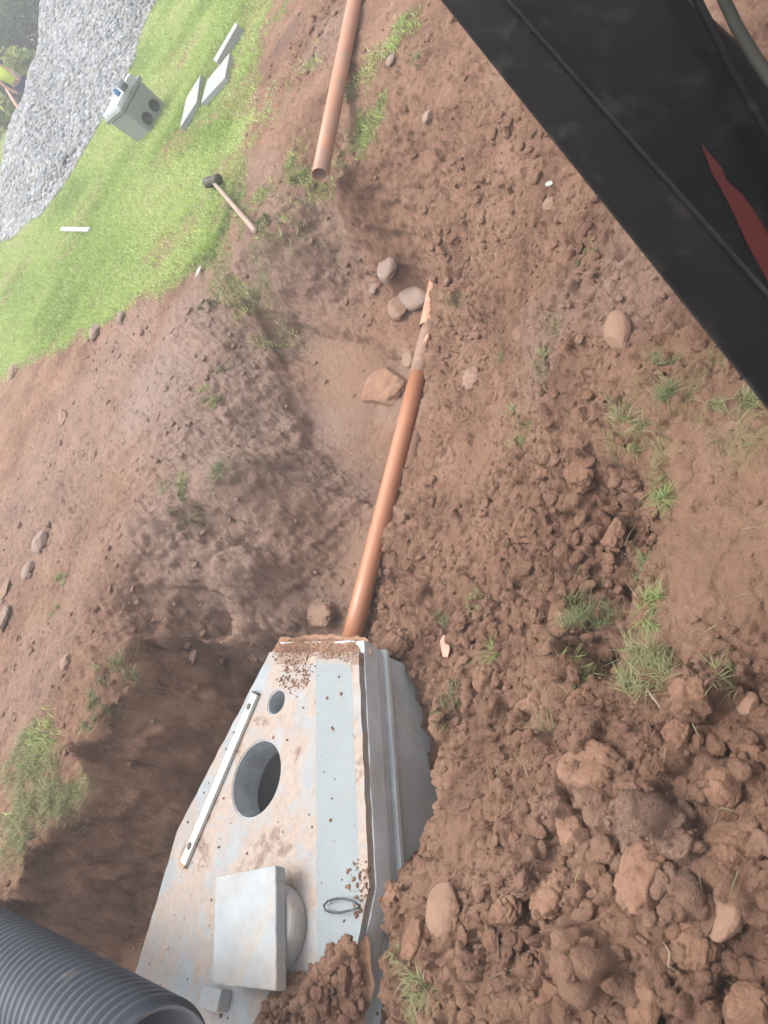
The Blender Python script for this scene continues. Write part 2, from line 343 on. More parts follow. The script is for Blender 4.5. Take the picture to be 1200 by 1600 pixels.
def concrete_mat(name, clean=(.43, .47, .49), stain=(.47, .33, .24), stain_amt=.5, strip=False, wall=False, seed=0.0):
    m, t, N, L, B = new_mat(name); co_ = coords(N)
    mp = N.new('ShaderNodeMapping'); mp.inputs['Location'].default_value = (seed, seed*1.7, 0); L.new(co_, mp.inputs[0]); v = mp.outputs[0]
    clean = tuple(x*0.66 for x in clean); stain = tuple(x*0.66 for x in stain)
    base = mix(N, L, ramp(N, L, noise(N, L, v, 6, 6, .65), [(.35, (0, 0, 0)), (.7, (1, 1, 1))]), tuple(c*.86 for c in clean), tuple(min(1, c*1.12) for c in clean))
    n1 = noise(N, L, v, 3.4, 10, .68, .6); n2 = noise(N, L, v, 16, 8, .7)
    f = mth(N, L, 'ADD', mth(N, L, 'MULTIPLY', n1, .72), mth(N, L, 'MULTIPLY', n2, .28))
    lo = .5-(stain_amt-.5)*.28
    k = None
    if strip:
        s = N.new('ShaderNodeSeparateXYZ'); L.new(co_, s.inputs[0]); X, Y = s.outputs[0], s.outputs[1]
        q = mth(N, L, 'ADD', mth(N, L, 'SUBTRACT', Y, mth(N, L, 'MULTIPLY', X, .395)), mth(N, L, 'MULTIPLY', mth(N, L, 'SUBTRACT', n2, .5), .035))
        inn = mth(N, L, 'MULTIPLY', mth(N, L, 'GREATER_THAN', q, .005), mth(N, L, 'LESS_THAN', q, .270))
        inn = mth(N, L, 'MULTIPLY', inn, mth(N, L, 'GREATER_THAN', X, .10))
        f = mth(N, L, 'SUBTRACT', f, mth(N, L, 'MULTIPLY', inn, .16))
        # far edge of the slab and the tail are cleaner, the middle is muddy
        far = mth(N, L, 'MULTIPLY', mth(N, L, 'LESS_THAN', mth(N, L, 'ADD', Y, mth(N, L, 'MULTIPLY', X, .36)), -.24), 1.0)
        f = mth(N, L, 'SUBTRACT', f, mth(N, L, 'MULTIPLY', far, .07))
        tail = mth(N, L, 'GREATER_THAN', X, 1.15)
        f = mth(N, L, 'SUBTRACT', f, mth(N, L, 'MULTIPLY', tail, .05))
        head = mth(N, L, 'LESS_THAN', X, .13); f = mth(N, L, 'ADD', f, mth(N, L, 'MULTIPLY', head, .10))
        base = mix(N, L, mth(N, L, 'MULTIPLY', inn, .75), base, (.185, .21, .215))
    k = ramp(N, L, f, [(lo-.06, (0, 0, 0)), (lo+.07, (1, 1, 1))])
    st = mix(N, L, ramp(N, L, noise(N, L, v, 28, 8, .7), [(.38, (0, 0, 0)), (.66, (1, 1, 1))]), stain, tuple(c*1.32 for c in stain))
    thick = ramp(N, L, f, [(lo+.10, (0, 0, 0)), (lo+.16, (1, 1, 1))])
    st = mix(N, L, thick, st, (.20, .118, .078))
    col = mix(N, L, mth(N, L, 'MULTIPLY', k, .88), base, st)
    vo = N.new('ShaderNodeTexVoronoi'); vo.inputs['Scale'].default_value = 105; L.new(v, vo.inputs['Vector'])
    pits = mth(N, L, 'MULTIPLY', mth(N, L, 'LESS_THAN', vo.outputs['Distance'], .16), mth(N, L, 'GREATER_THAN', noise(N, L, v, 13, 3), .58))
    col = mix(N, L, mth(N, L, 'MULTIPLY', pits, .45), col, (.11, .09, .08))
    if wall:
        w = ramp(N, L, noise(N, L, v, 3.2, 3, .5), [(.52, (0, 0, 0)), (.66, (1, 1, 1))])
        col = mix(N, L, mth(N, L, 'MULTIPLY', w, .8), col, (.40, .43, .44))
    L.new(col, B.inputs['Base Color']); B.inputs['Roughness'].default_value = .78; B.inputs['Specular IOR Level'].default_value = .35
    h = mth(N, L, 'ADD', mth(N, L, 'MULTIPLY', k, .6), mth(N, L, 'ADD', mth(N, L, 'MULTIPLY', thick, 1.4), mth(N, L, 'SUBTRACT', mth(N, L, 'MULTIPLY', noise(N, L, v, 70, 6, .7), .5), mth(N, L, 'MULTIPLY', pits, .8))))
    bumpn(N, L, B, h, .6, .006); return m
def plain(name, col, rough=.5, metal=0, spec=.5, var=.15, scale=12, bump=0, bscale=60, dirt=None, dirt_amt=.5, dscale=7):
    m, t, N, L, B = new_mat(name); co_ = coords(N)
    col = tuple(x*0.66 for x in col); dirt = tuple(x*0.66 for x in dirt) if dirt else None
    f = noise(N, L, co_, scale, 6, .65)
    c = ramp(N, L, f, [(.3, tuple(x*(1-var) for x in col)), (.7, tuple(min(1, x*(1+var)) for x in col))])
    if dirt:
        k = ramp(N, L, noise(N, L, co_, dscale, 9, .7, .4), [(1-dirt_amt-.06, (0, 0, 0)), (1-dirt_amt+.08, (1, 1, 1))])
        c = mix(N, L, mth(N, L, 'MULTIPLY', k, .85), c, dirt)
    L.new(c, B.inputs['Base Color']); B.inputs['Roughness'].default_value = rough; B.inputs['Metallic'].default_value = metal
    B.inputs['Specular IOR Level'].default_value = spec
    if bump: bumpn(N, L, B, noise(N, L, co_, bscale, 6, .65), bump, .01)
    return m
def blade_mat(name, lo, hi, dry):
    m, t, N, L, B = new_mat(name)
    c = ramp(N, L, at(N, 'rnd'), [(0, lo), (.55, hi), (.8, hi), (1, dry)])
    L.new(c, B.inputs['Base Color']); B.inputs['Roughness'].default_value = .6; B.inputs['Specular IOR Level'].default_value = .25
    tr = N.new('ShaderNodeBsdfTranslucent'); L.new(c, tr.inputs[0]); mx = N.new('ShaderNodeMixShader'); mx.inputs[0].default_value = .35
    L.new(B.outputs[0], mx.inputs[1]); L.new(tr.outputs[0], mx.inputs[2]); L.new(mx.outputs[0], N['Material Output'].inputs[0])
    return m
M = dict(
 ground=ground_mat(), soil=soil_mat('loose_soil', (.88, .88, .88)), soil2=soil_mat('reddish_soil', (1.15, .98, .92)), soilp=soil_mat('pale_soil', (1.12, 1.15, 1.18)),
 lid=concrete_mat('lid_concrete', stain=(.40, .305, .24), stain_amt=.67, clean=(.375, .405, .425), strip=True), wall=concrete_mat('tank_wall_concrete', clean=(.74, .80, .83), stain=(.60, .54, .49), stain_amt=.12, wall=True, seed=3.1),
 slab=concrete_mat('slab_concrete', clean=(.43, .45, .46), stain=(.43, .38, .33), stain_amt=.38, seed=8.3),
 plug=concrete_mat('plug_concrete', clean=(.50, .53, .56), stain=(.44, .37, .30), stain_amt=.25, seed=5.3),
 ribbed=plain('ribbed_plastic', (.050, .062, .082), .42, spec=.35, var=.12, scale=5, dirt=(.24, .19, .16), dirt_amt=.30, dscale=5),
 liner=plain('smooth_grey_liner', (.20, .21, .23), .5, var=.1),
 orange=plain('terracotta_plastic', (.56, .245, .135), .38, spec=.5, var=.06, scale=4, bump=.05, dirt=(.40, .24, .17), dirt_amt=.37, dscale=6),
 orange2=plain('terracotta_plastic_dusty', (.56, .26, .155), .48, spec=.4, var=.07, scale=4, dirt=(.42, .27, .20), dirt_amt=.5, dscale=5),
 rawo=plain('broken_pipe_plastic', (.72, .36, .24), .5, var=.1, scale=20, dirt=(.36, .2, .14), dirt_amt=.48, dscale=22),
 black=plain('dark_paint', (.0022, .0023, .0027), .5, spec=.04, var=.3, scale=6, bump=.08, bscale=40, dirt=(.020, .018, .017), dirt_amt=.40, dscale=9),
 edge=plain('worn_dark_steel', (.0075, .006, .0055), .5, metal=.0, spec=.06, var=.3, scale=8, bump=.12, bscale=50, dirt=(.028, .024, .022), dirt_amt=.40, dscale=11),
 ridge_glint=plain('painted_ridge_highlight', (.010, .0103, .0115), .6, spec=.1, var=.7, scale=18),
 red=plain('red_decal', (.055, .007, .005), .6, spec=.1, var=.15),
 hose=plain('grey_hose', (.03, .028, .024), .7, spec=.1, var=.35, scale=9),
 alu=plain('brushed_aluminium', (.72, .72, .69), .35, metal=.35, var=.06, dirt=(.52, .42, .33), dirt_amt=.28, dscale=9),
 dark=plain('dark_plastic', (.06, .06, .06), .5), vial=plain('vial_green', (.30, .36, .16), .2, spec=.7),
 amber=plain('amber_cap', (.55, .30, .12), .5), steel=plain('wire_rope', (.085, .09, .095), .45, metal=.4, var=.3, scale=40),
 wood=plain('ash_handle', (.42, .30, .23), .6, var=.18, scale=9), iron=plain('hammer_iron', (.10, .09, .065), .55, metal=.4, var=.3),
 lath=plain('white_wood', (.60, .60, .62), .6, var=.08), boxp=plain('grey_plastic', (.35, .37, .355), .55, var=.05, scale=3, dirt=(.31, .30, .26), dirt_amt=.3, dscale=4),
 boxl=plain('pale_grey_plastic', (.66, .70, .72), .5, var=.05), inside=plain('painted_hole_shade', (.045, .05, .045), .7),
 blue=plain('blue_plastic', (.13, .27, .50), .35), can=plain('dull_grey_pot', (.24, .26, .30), .5),
 lining=plain('lining_concrete', (.46, .48, .50), .7, var=.3, scale=11, dirt=(.30, .28, .26), dirt_amt=.3),
 stone=plain('sandstone', (.35, .235, .175), .85, var=.22, scale=9, bump=.45, bscale=45, dirt=(.30, .175, .115), dirt_amt=.6, dscale=9),
 stoneg=plain('grey_cobble', (.31, .225, .18), .8, var=.16, scale=14, bump=.3, bscale=55, dirt=(.30, .19, .135), dirt_amt=.5, dscale=8),
 stoneb=plain('ochre_cobble', (.30, .18, .115), .85, var=.2, scale=10, bump=.45, bscale=50, dirt=(.30, .17, .11), dirt_amt=.6, dscale=9),
 pale=plain('pale_scrap', (.46, .48, .46), .6), pink=plain('pink_clay', (.72, .36, .27), .6),
 root=plain('root_brown', (.11, .06, .045), .8), straw=plain('straw', (.40, .31, .19), .8),
 lawn=blade_mat('lawn_blades', (.22, .31, .075), (.43, .53, .18), (.55, .52, .28)),
 tuft=blade_mat('tuft_blades', (.075, .092, .038), (.17, .20, .085), (.30, .25, .16)),
 tuftp=blade_mat('pale_tuft_blades', (.13, .14, .06), (.25, .265, .12), (.34, .28, .18)),
 tuftb=blade_mat('bright_tuft_blades', (.12, .16, .05), (.26, .32, .115), (.36, .32, .18)),
)
# gravel material with per-stone tone
def gravel_mat():
    m, t, N, L, B = new_mat('gravel_stones')
    c = ramp(N, L, at(N, 'rnd'), [(0, (.07, .08, .095)), (.25, (.12, .135, .15)), (.5, (.195, .205, .215)), (.66, (.205, .165, .125)), (.8, (.27, .275, .28)), (1, (.36, .365, .37))])
    c = mix(N, L, .35, c, mix(N, L, noise(N, L, coords(N), 30, 3), (.11, .112, .118), (.30, .305, .31)))
    L.new(c, B.inputs['Base Color']); B.inputs['Roughness'].default_value = .75; return m
M['gravel'] = gravel_mat()

# ------------------------------------------------------------ ground sheet
def axis(a, b, f, lo, hi):
    """fine steps f between a and b, growing steps out to lo / hi"""
    mid = list(np.arange(a, b, f)); out = []; s = f; v = b
    while v < hi: out.append(v); s *= 1.035 if s < .2 else 1.25; v += s
    out.append(hi); neg = []; s = f; v = a-f
    while v > lo: neg.append(v); s *= 1.05 if s < .2 else 1.3; v -= s
    neg.append(lo)
    return np.array(neg[::-1]+mid+out)
gx = axis(-2.9, 2.6, .0075, -400, 400)
ys = [.45]
while ys[-1] < 26: ys.append(ys[-1]+max(.0062, .0021*math.hypot(ys[-1], 1.9)) if ys[-1] < 9 else ys[-1]+.03*(ys[-1]/9)**2)
v = ys[-1]; s = .3
while v < 600: s *= 1.3; v += s; ys.append(v)
neg = []; v = .45; s = .01
while v > -60: s *= 1.25; v -= s; neg.append(v)
gy = np.array(neg[::-1]+ys)
X, Y = np.meshgrid(gx, gy)
Z, CL, GL, PD_ = height(X, Y, True)
nx, ny = len(gx), len(gy); print('ground grid', nx, ny, nx*ny)
gzy, gzx = np.gradient(Z, gy, gx); nl = 1/np.sqrt(1+gzx**2+gzy**2); NX, NY, NZ = -gzx*nl, -gzy*nl, nl
def fb3(p, s, o=4, g=.55):
    t = 0; a = 1; w = 0
    for k in range(o): t = t+a*n3(p*2**k+k*7.7, s+k*19); w += a; a *= g
    return t/w
def n3(p, s):  # cheap 3D noise from 2D slices
    return (vn(p[:, 0]+p[:, 2]*.7, p[:, 1]-p[:, 2]*.6+9, s)+vn(p[:, 1]+5, p[:, 2]+p[:, 0]*.4, s+7)+vn(p[:, 2]-3, p[:, 0], s+13))/1.5-1
def smooth2(a, k):
    for _ in range(k):
        a = a.copy(); a[1:-1, 1:-1] = (a[1:-1, 1:-1]*2+a[:-2, 1:-1]+a[2:, 1:-1]+a[1:-1, :-2]+a[1:-1, 2:])/6
    return a
st_ = sstep(1-smooth2(NZ, 6), .06, .35)*np.exp(-np.maximum(np.hypot(X, Y-3)-4, 0)/2)
SX, SY, SZ = smooth2(NX, 8), smooth2(NY, 8), smooth2(NZ, 8); sl_ = np.sqrt(SX**2+SY**2+SZ**2)
pp = np.stack([X, Y, Z], -1).reshape(-1, 3)
dsp = (fb3(pp*9, 500, 5, .62).reshape(Z.shape)*.075+.02*fb3(pp*40, 540, 2).reshape(Z.shape))*(.15+st_)*(1-GL)
ti_ = poly_sd(X, Y, [(TW(a*1.02, b*1.06).x, TW(a*1.02, b*1.06).y) for a, b in outline]); dsp = np.where(ti_ > -.05, 0, dsp)
XD, YD, ZD = X+SX/sl_*dsp, Y+SY/sl_*dsp, Z+SZ/sl_*dsp
ii = np.arange(nx*ny).reshape(ny, nx)
Fq = np.stack([ii[:-1, :-1], ii[:-1, 1:], ii[1:, 1:], ii[1:, :-1]], -1).reshape(-1, 4)
ground = mesh_np('ground', np.stack([XD, YD, ZD], -1).reshape(-1, 3), Fq, M['ground'], smooth=True, kind='structure')
def blob(x, y, lst):
    """soft patches: px, py, z, radius, amount"""
    f = np.zeros_like(x); w1 = x+.10*fbm(x*5, y*5, 300, 4); w2 = y+.10*fbm(x*5, y*5+30, 301, 4)
    for a, b, z, r, k in lst:
        p = P(a, b, z); f = np.maximum(f, k*(1-sstep(np.hypot(w1-p.x, w2-p.y), r*.35, r)))
    return f
PALE = [(100, 720, 0, 1.7, .40), (180, 560, 0, .9, .5), (330, 620, -.2, 1.0, .7), (400, 560, -.4, .8, .6), (400, 800, -.5, 1.0, .65), (60, 1050, 0, .8, .3), (300, 820, -.1, .9, .6), (480, 400, -.4, .7, .45), (245, 610, -.1, .7, .9), (290, 520, -.1, .6, .7), (420, 430, -.3, .45, .5), (330, 440, -.1, .4, .5), (520, 60, 0, .5, .4), (380, 300, 0, .6, .4), (150, 880, -.05, .7, .25), (870, 560, -.3, .35, .35), (1000, 420, 0, .4, .3), (820, 90, 0, .3, .3), (590, 600, -.86, .35, .5), (640, 620, -.8, .2, .4), (1050, 1330, .05, .15, .3)]  # dry soil, plus lightening painted where the trench bank shades dark
ORNG = [(520, 580, -.85, .42, .8), (600, 700, -.9, .4, .6), (540, 860, -.9, .4, .7), (750, 730, -.7, .3, .8), (660, 330, -.4, .4, .4), (1130, 860, 0, .35, .7), (1090, 960, 0, .25, .5), (700, 1350, -.3, .2, .8), (650, 1200, -.6, .25, .7), (950, 1480, 0, .3, .4), (720, 1560, -.1, .2, .7)]
WET = [(450, 60, .02, .35, .8), (150, 960, -.05, .4, .2)]
fade = 1-GL
attr(ground, 'pale', (blob(X, Y, PALE)*fade).ravel())
attr(ground, 'orange', (np.maximum(blob(X, Y, ORNG), .95*sstep(PD_, .05, .2))*fade).ravel())  # subsoil tone, also lightening the pit's colour against its shade
wet = np.maximum(blob(X, Y, WET), 0*sstep(PD_, .0, .12))
attr(ground, 'wet', (wet*fade).ravel())
PATCH = [(460, 250, 0, .35, .55), (470, 130, 0, .4, .45), (560, 190, 0, .28, .7), (620, 60, 0, .25, .6), (560, 120, 0, .3, .4), (400, 330, 0, .45, .45), (330, 270, 0, .5, .4), (440, 340, -.05, .25, .6), (400, 200, 0, .5, .6), (360, 400, -.05, .4, .5), (440, 20, 0, .4, .4), (60, 1200, 0, .35, .6), (110, 1240, 0, .25, .6), (20, 1300, 0, .3, .5), (1060, 620, 0, .25, .5), (1000, 690, 0, .22, .6), (1150, 640, 0, .3, .4), (1130, 520, 0, .2, .3), (380, 490, -.25, .25, .3), (1040, 760, 0, .1, .5), (870, 540, -.2, .2, .3)]
pat = blob(X, Y, PATCH)
bare = sstep(fbm(X*.9, Y*.9, 400, 5, .65), .06, .36)*.65*(1-sstep(poly_sd(X, Y, lawn), 1.5, 4.5)*.6)
turf = np.clip(np.maximum(GL*(1-bare), pat*.75*sstep(fbm(X*9, Y*9, 410, 3), -.25, .35)), 0, 1)
turf = turf*(1-sstep(PD_, -.01, .02)); attr(ground, 'turf', turf.ravel())
ZG = ZD

# ------------------------------------------------------------ grass blades
def blades(pos, hgt, wid, lean_az, lean, rnd, segs=2):
    n = len(pos); az = rng.uniform(0, 2*np.pi, n); wx, wy = np.cos(az)*wid/2, np.sin(az)*wid/2
    dx, dy = np.cos(lean_az), np.sin(lean_az); V = []; 
    for k in range(segs+1):
        t = k/segs; w = 1-t if k < segs else 0
        ox = dx*lean*hgt*t**1.6; oy = dy*lean*hgt*t**1.6; oz = hgt*(t-.35*np.minimum(lean, 1.4)*t**2.2)
        w = (1-.35*t) if k < segs else 0
        if k < segs:
            V.append(np.stack([pos[:, 0]+ox-wx*w, pos[:, 1]+oy-wy*w, pos[:, 2]+oz], -1)); V.append(np.stack([pos[:, 0]+ox+wx*w, pos[:, 1]+oy+wy*w, pos[:, 2]+oz], -1))
        else: V.append(np.stack([pos[:, 0]+ox, pos[:, 1]+oy, pos[:, 2]+oz], -1))
    m = len(V); V = np.stack(V, 1).reshape(-1, 3); b = np.arange(n)[:, None]*m; F = []
    for k in range(segs-1):
        F.append(b+np.array([[2*k, 2*k+1, 2*k+3]])); F.append(b+np.array([[2*k, 2*k+3, 2*k+2]]))
    F.append(b+np.array([[2*(segs-1), 2*(segs-1)+1, 2*segs]]))
    return V, np.concatenate(F), np.repeat(rnd, m)
def interp_z(x, y):
    i = np.clip(np.searchsorted(gx, x)-1, 0, nx-2); j = np.clip(np.searchsorted(gy, y)-1, 0, ny-2)
    fx = (x-gx[i])/(gx[i+1]-gx[i]); fy = (y-gy[j])/(gy[j+1]-gy[j])
    return (ZG[j, i]*(1-fx)+ZG[j, i+1]*fx)*(1-fy)+(ZG[j+1, i]*(1-fx)+ZG[j+1, i+1]*fx)*fy, turf[j, i]
def in_view(x, y, z, m=120):
    d = np.stack([x, y, z-CAMH], -1); dep = d@np.array(Fw); a = d@np.array(cx)/dep*FPX+600; b = -(d@np.array(cy))/dep*FPX+800
    return (dep > .2) & (a > -m) & (a < 1200+m) & (b > -m) & (b < 1600+m)
n = 1500000
yy = 4.0*np.exp(rng.uniform(0, math.log(26/4.0), n)); xx = rng.uniform(-4.5, 10.5, n)
zz, tm = interp_z(xx, yy); clump = vn(xx*6, yy*6, 55)
keep = (rng.random(n) < tm*(.35+.65*clump)) & in_view(xx, yy, zz, 160) & ~((yy > 13) & (xx > 1) & (rng.random(n) < .3))
xx, yy, zz = xx[keep], yy[keep], zz[keep]; print('lawn blades', len(xx))
dist = np.hypot(xx, yy)
V, F, rn = blades(np.stack([xx, yy, zz-.004], -1), rng.uniform(.025, .065, len(xx))*(.7+.6*vn(xx*3, yy*3, 58)), .0045+.0009*dist, rng.uniform(0, 6.28, len(xx)), rng.uniform(.2, 1.2, len(xx)),
                  np.clip(.5+.9*(vn(xx*1.3, yy*1.3, 57)-.5)+rng.normal(0, .2, len(xx)), 0, 1), 1)
lw = mesh_np('grass', V, F, M['lawn'], smooth=False, label='short green lawn grass beyond the dug soil', cat='grass', kind='stuff'); attr(lw, 'rnd', rn)
# short grass growing through the worn patches nearer the trench
n = 500000; xx = rng.uniform(-3, 4, n); yy = rng.uniform(.6, 6.5, n); zz, tm = interp_z(xx, yy)
keep = (rng.random(n) < 1.0*np.clip(tm-.08, 0, 1)**1.1) & in_view(xx, yy, zz, 60) & (poly_sd(xx, yy, lawn) < .1)
xx, yy, zz = xx[keep], yy[keep], zz[keep]; print('patch blades', len(xx))
V, F, rn = blades(np.stack([xx, yy, zz-.003], -1), rng.uniform(.02, .07, len(xx)), rng.uniform(.0025, .0045, len(xx)), rng.uniform(0, 6.28, len(xx)), rng.uniform(.3, 1.6, len(xx)), np.clip(rng.normal(.62, .28, len(xx)), 0, 1), 2)
lw = mesh_np('trampled_grass', V, F, M['tuft'], smooth=False, label='trampled thin grass half buried in soil', cat='grass', kind='stuff'); attr(lw, 'rnd', rn)

# ------------------------------------------------------------ icosphere based stones and clods
def ico(sub):
    t = (1+5**.5)/2; v = [(-1, t, 0), (1, t, 0), (-1, -t, 0), (1, -t, 0), (0, -1, t), (0, 1, t), (0, -1, -t), (0, 1, -t), (t, 0, -1), (t, 0, 1), (-t, 0, -1), (-t, 0, 1)]
    v = [list(np.array(p)/np.linalg.norm(p)) for p in v]
    f = [(0, 11, 5), (0, 5, 1), (0, 1, 7), (0, 7, 10), (0, 10, 11), (1, 5, 9), (5, 11, 4), (11, 10, 2), (10, 7, 6), (7, 1, 8), (3, 9, 4), (3, 4, 2), (3, 2, 6), (3, 6, 8), (3, 8, 9), (4, 9, 5), (2, 4, 11), (6, 2, 10), (8, 6, 7), (9, 8, 1)]
    for _ in range(sub):
        c = {}; g = []
        def mid(a, b):
            k = (min(a, b), max(a, b))
            if k not in c: p = (np.array(v[a])+np.array(v[b]))/2; v.append(list(p/np.linalg.norm(p))); c[k] = len(v)-1
            return c[k]
        for a, b, d in f:
            x, y, z = mid(a, b), mid(b, d), mid(d, a); g += [(a, x, z), (b, y, x), (d, z, y), (x, y, z)]
        f = g
    return np.array(v), np.array(f)
I1, F1 = ico(1); I2, F2 = ico(2); I4, F4 = ico(4)
def n3(p, s):  # cheap 3D noise from 2D slices
    return (vn(p[:, 0]+p[:, 2]*.7, p[:, 1]-p[:, 2]*.6+9, s)+vn(p[:, 1]+5, p[:, 2]+p[:, 0]*.4, s+7)+vn(p[:, 2]-3, p[:, 0], s+13))/1.5-1
def rough(base, seed, lo=.25, hi=.1, flat=0):
    p = base.copy(); r = 1+lo*n3(base*1.3+seed, seed)+hi*n3(base*3.7+seed, seed+3)+hi*.5*n3(base*8+seed, seed+5)+(hi*.22*n3(base*15+seed, seed+9) if len(base) > 500 else 0)
    if flat:   # knock facets off
        g = np.random.default_rng(seed)
        for _ in range(flat):
            d = g.normal(size=3); d /= np.linalg.norm(d); k = base@d; lim = g.uniform(.62, .88)
            r = np.where(k*r > lim, lim/np.maximum(k, 1e-3), r)
    return p*r[:, None]
def scatter(name, pos, size, protos, F, mat, sink=.3, squash=(.5, .9), **k):
    n = len(pos); pid = rng.integers(0, len(protos), n); Vs = []; a = rng.uniform(0, 6.28, n)
    P_ = np.stack(protos)[pid]; sq = rng.uniform(*squash, n); el = rng.uniform(.75, 1.3, n)
    x = P_[:, :, 0]*el[:, None]; y = P_[:, :, 1]/el[:, None]; z = P_[:, :, 2]*sq[:, None]
    c_, s_ = np.cos(a)[:, None], np.sin(a)[:, None]
    V = np.stack([(x*c_-y*s_)*size[:, None]+pos[:, 0:1], (x*s_+y*c_)*size[:, None]+pos[:, 1:2], (z+(1-2*sink)*sq[:, None])*size[:, None]+pos[:, 2:3]], -1)
    m = len(protos[0]); Ff = (F[None]+np.arange(n)[:, None, None]*m).reshape(-1, 3)
    o = mesh_np(name, V.reshape(-1, 3), Ff, mat, **k); return o, m
protos2 = [rough(I2, 50+i, .5, .38) for i in range(16)]
protos1 = [rough(I1, 90+i, .6, .4) for i in range(12)]
# crumbs and clods over the dug ground
n = 150000; xx = rng.uniform(-3.2, 3.6, n); yy = .5*np.exp(rng.uniform(0, math.log(8/.5), n)); zz, tm = interp_z(xx, yy)
i = np.clip(np.searchsorted(gx, xx)-1, 0, nx-2); j = np.clip(np.searchsorted(gy, yy)-1, 0, ny-2)
cc = np.where(PD_[j, i] > 0, .55, CL[j, i])*(.3+1.2*vn(xx*2.5, yy*2.5, 600)); inside = poly_sd(xx, yy, [(TW(s, t).x, TW(s, t).y) for s, t in outline]) > -.02
keep = (rng.random(n) < np.clip(cc, .03, 1)**1.4*.20*(1-tm)) & in_view(xx, yy, zz, 60) & ~inside
xx, yy, zz, cc = xx[keep], yy[keep], zz[keep], cc[keep]; print('crumbs', len(xx))
sz = .0045+.017*rng.random(len(xx))**3.2*(.4+.9*np.clip(cc, 0, 1.2)); sz *= (.6+.4*np.clip(np.hypot(xx, yy)/3, .5, 1.6))
big = sz > .011
gatt = {k: np.empty(nx*ny, np.float32) for k in ('pale', 'orange', 'wet')}
for k, a_ in gatt.items(): ground.data.attributes[k].data.foreach_get('value', a_)
gi = np.clip(np.searchsorted(gx, xx), 0, nx-1)+np.clip(np.searchsorted(gy, yy), 0, ny-1)*nx
def tone(om, sel):
    for k, a_ in gatt.items(): attr(om[0], k, np.repeat(a_[gi[sel]], om[1]))
    attr(om[0], 'turf', np.zeros(len(om[0].data.vertices)))
tone(scatter('soil_crumbs', np.stack([xx, yy, zz], -1)[~big], sz[~big], protos1, F1, M['ground'], .42, label='small crumbs of loose reddish soil', cat='soil', kind='stuff', smooth=True), ~big)
tone(scatter('soil_clods', np.stack([xx, yy, zz], -1)[big], sz[big]*1.2, protos2, F2, M['ground'], .45, label='loose reddish brown clods lying over the dug ground', cat='soil', kind='stuff', smooth=True), big)
print('clods', int(big.sum()))

# ------------------------------------------------------------ single stones and big clods
# name, px, py, width px, height px, material, roughness(lo,hi,flat), label, angle
def stone(name, px, py, w, h, mat, ro, label, ang=0, sink=.35, sq=.6, seed=0, cat='stone', group=None):
    p, dep = hit(px, py); k = dep/FPX
    base = rough(I4, seed, *ro)
    el = math.atan2(CAMH-p.z, p.y); 
    # screen x' (world-right) and depth axes; w along ang in plan
    sx, sy, sz_ = w*k*.5, h*k*.5, min(w, h)*k*.5*sq
    V = base*np.array([sx, sy, sz_]); c_, s_ = math.cos(ang), math.sin(ang)
    V = np.stack([V[:, 0]*c_-V[:, 1]*s_, V[:, 0]*s_+V[:, 1]*c_, V[:, 2]+sz_*(1-2*sink)], -1)
    o = mesh_np(name, V, F4, M[mat], smooth=True, label=label, cat=cat, group=group); o.location = p; return o
SM = (.13, .06, 2); RG = (.3, .14, 3); CLD = (.40, .27, 3)
PX_AX = R(-59)    # picture x-axis as a heading on the ground
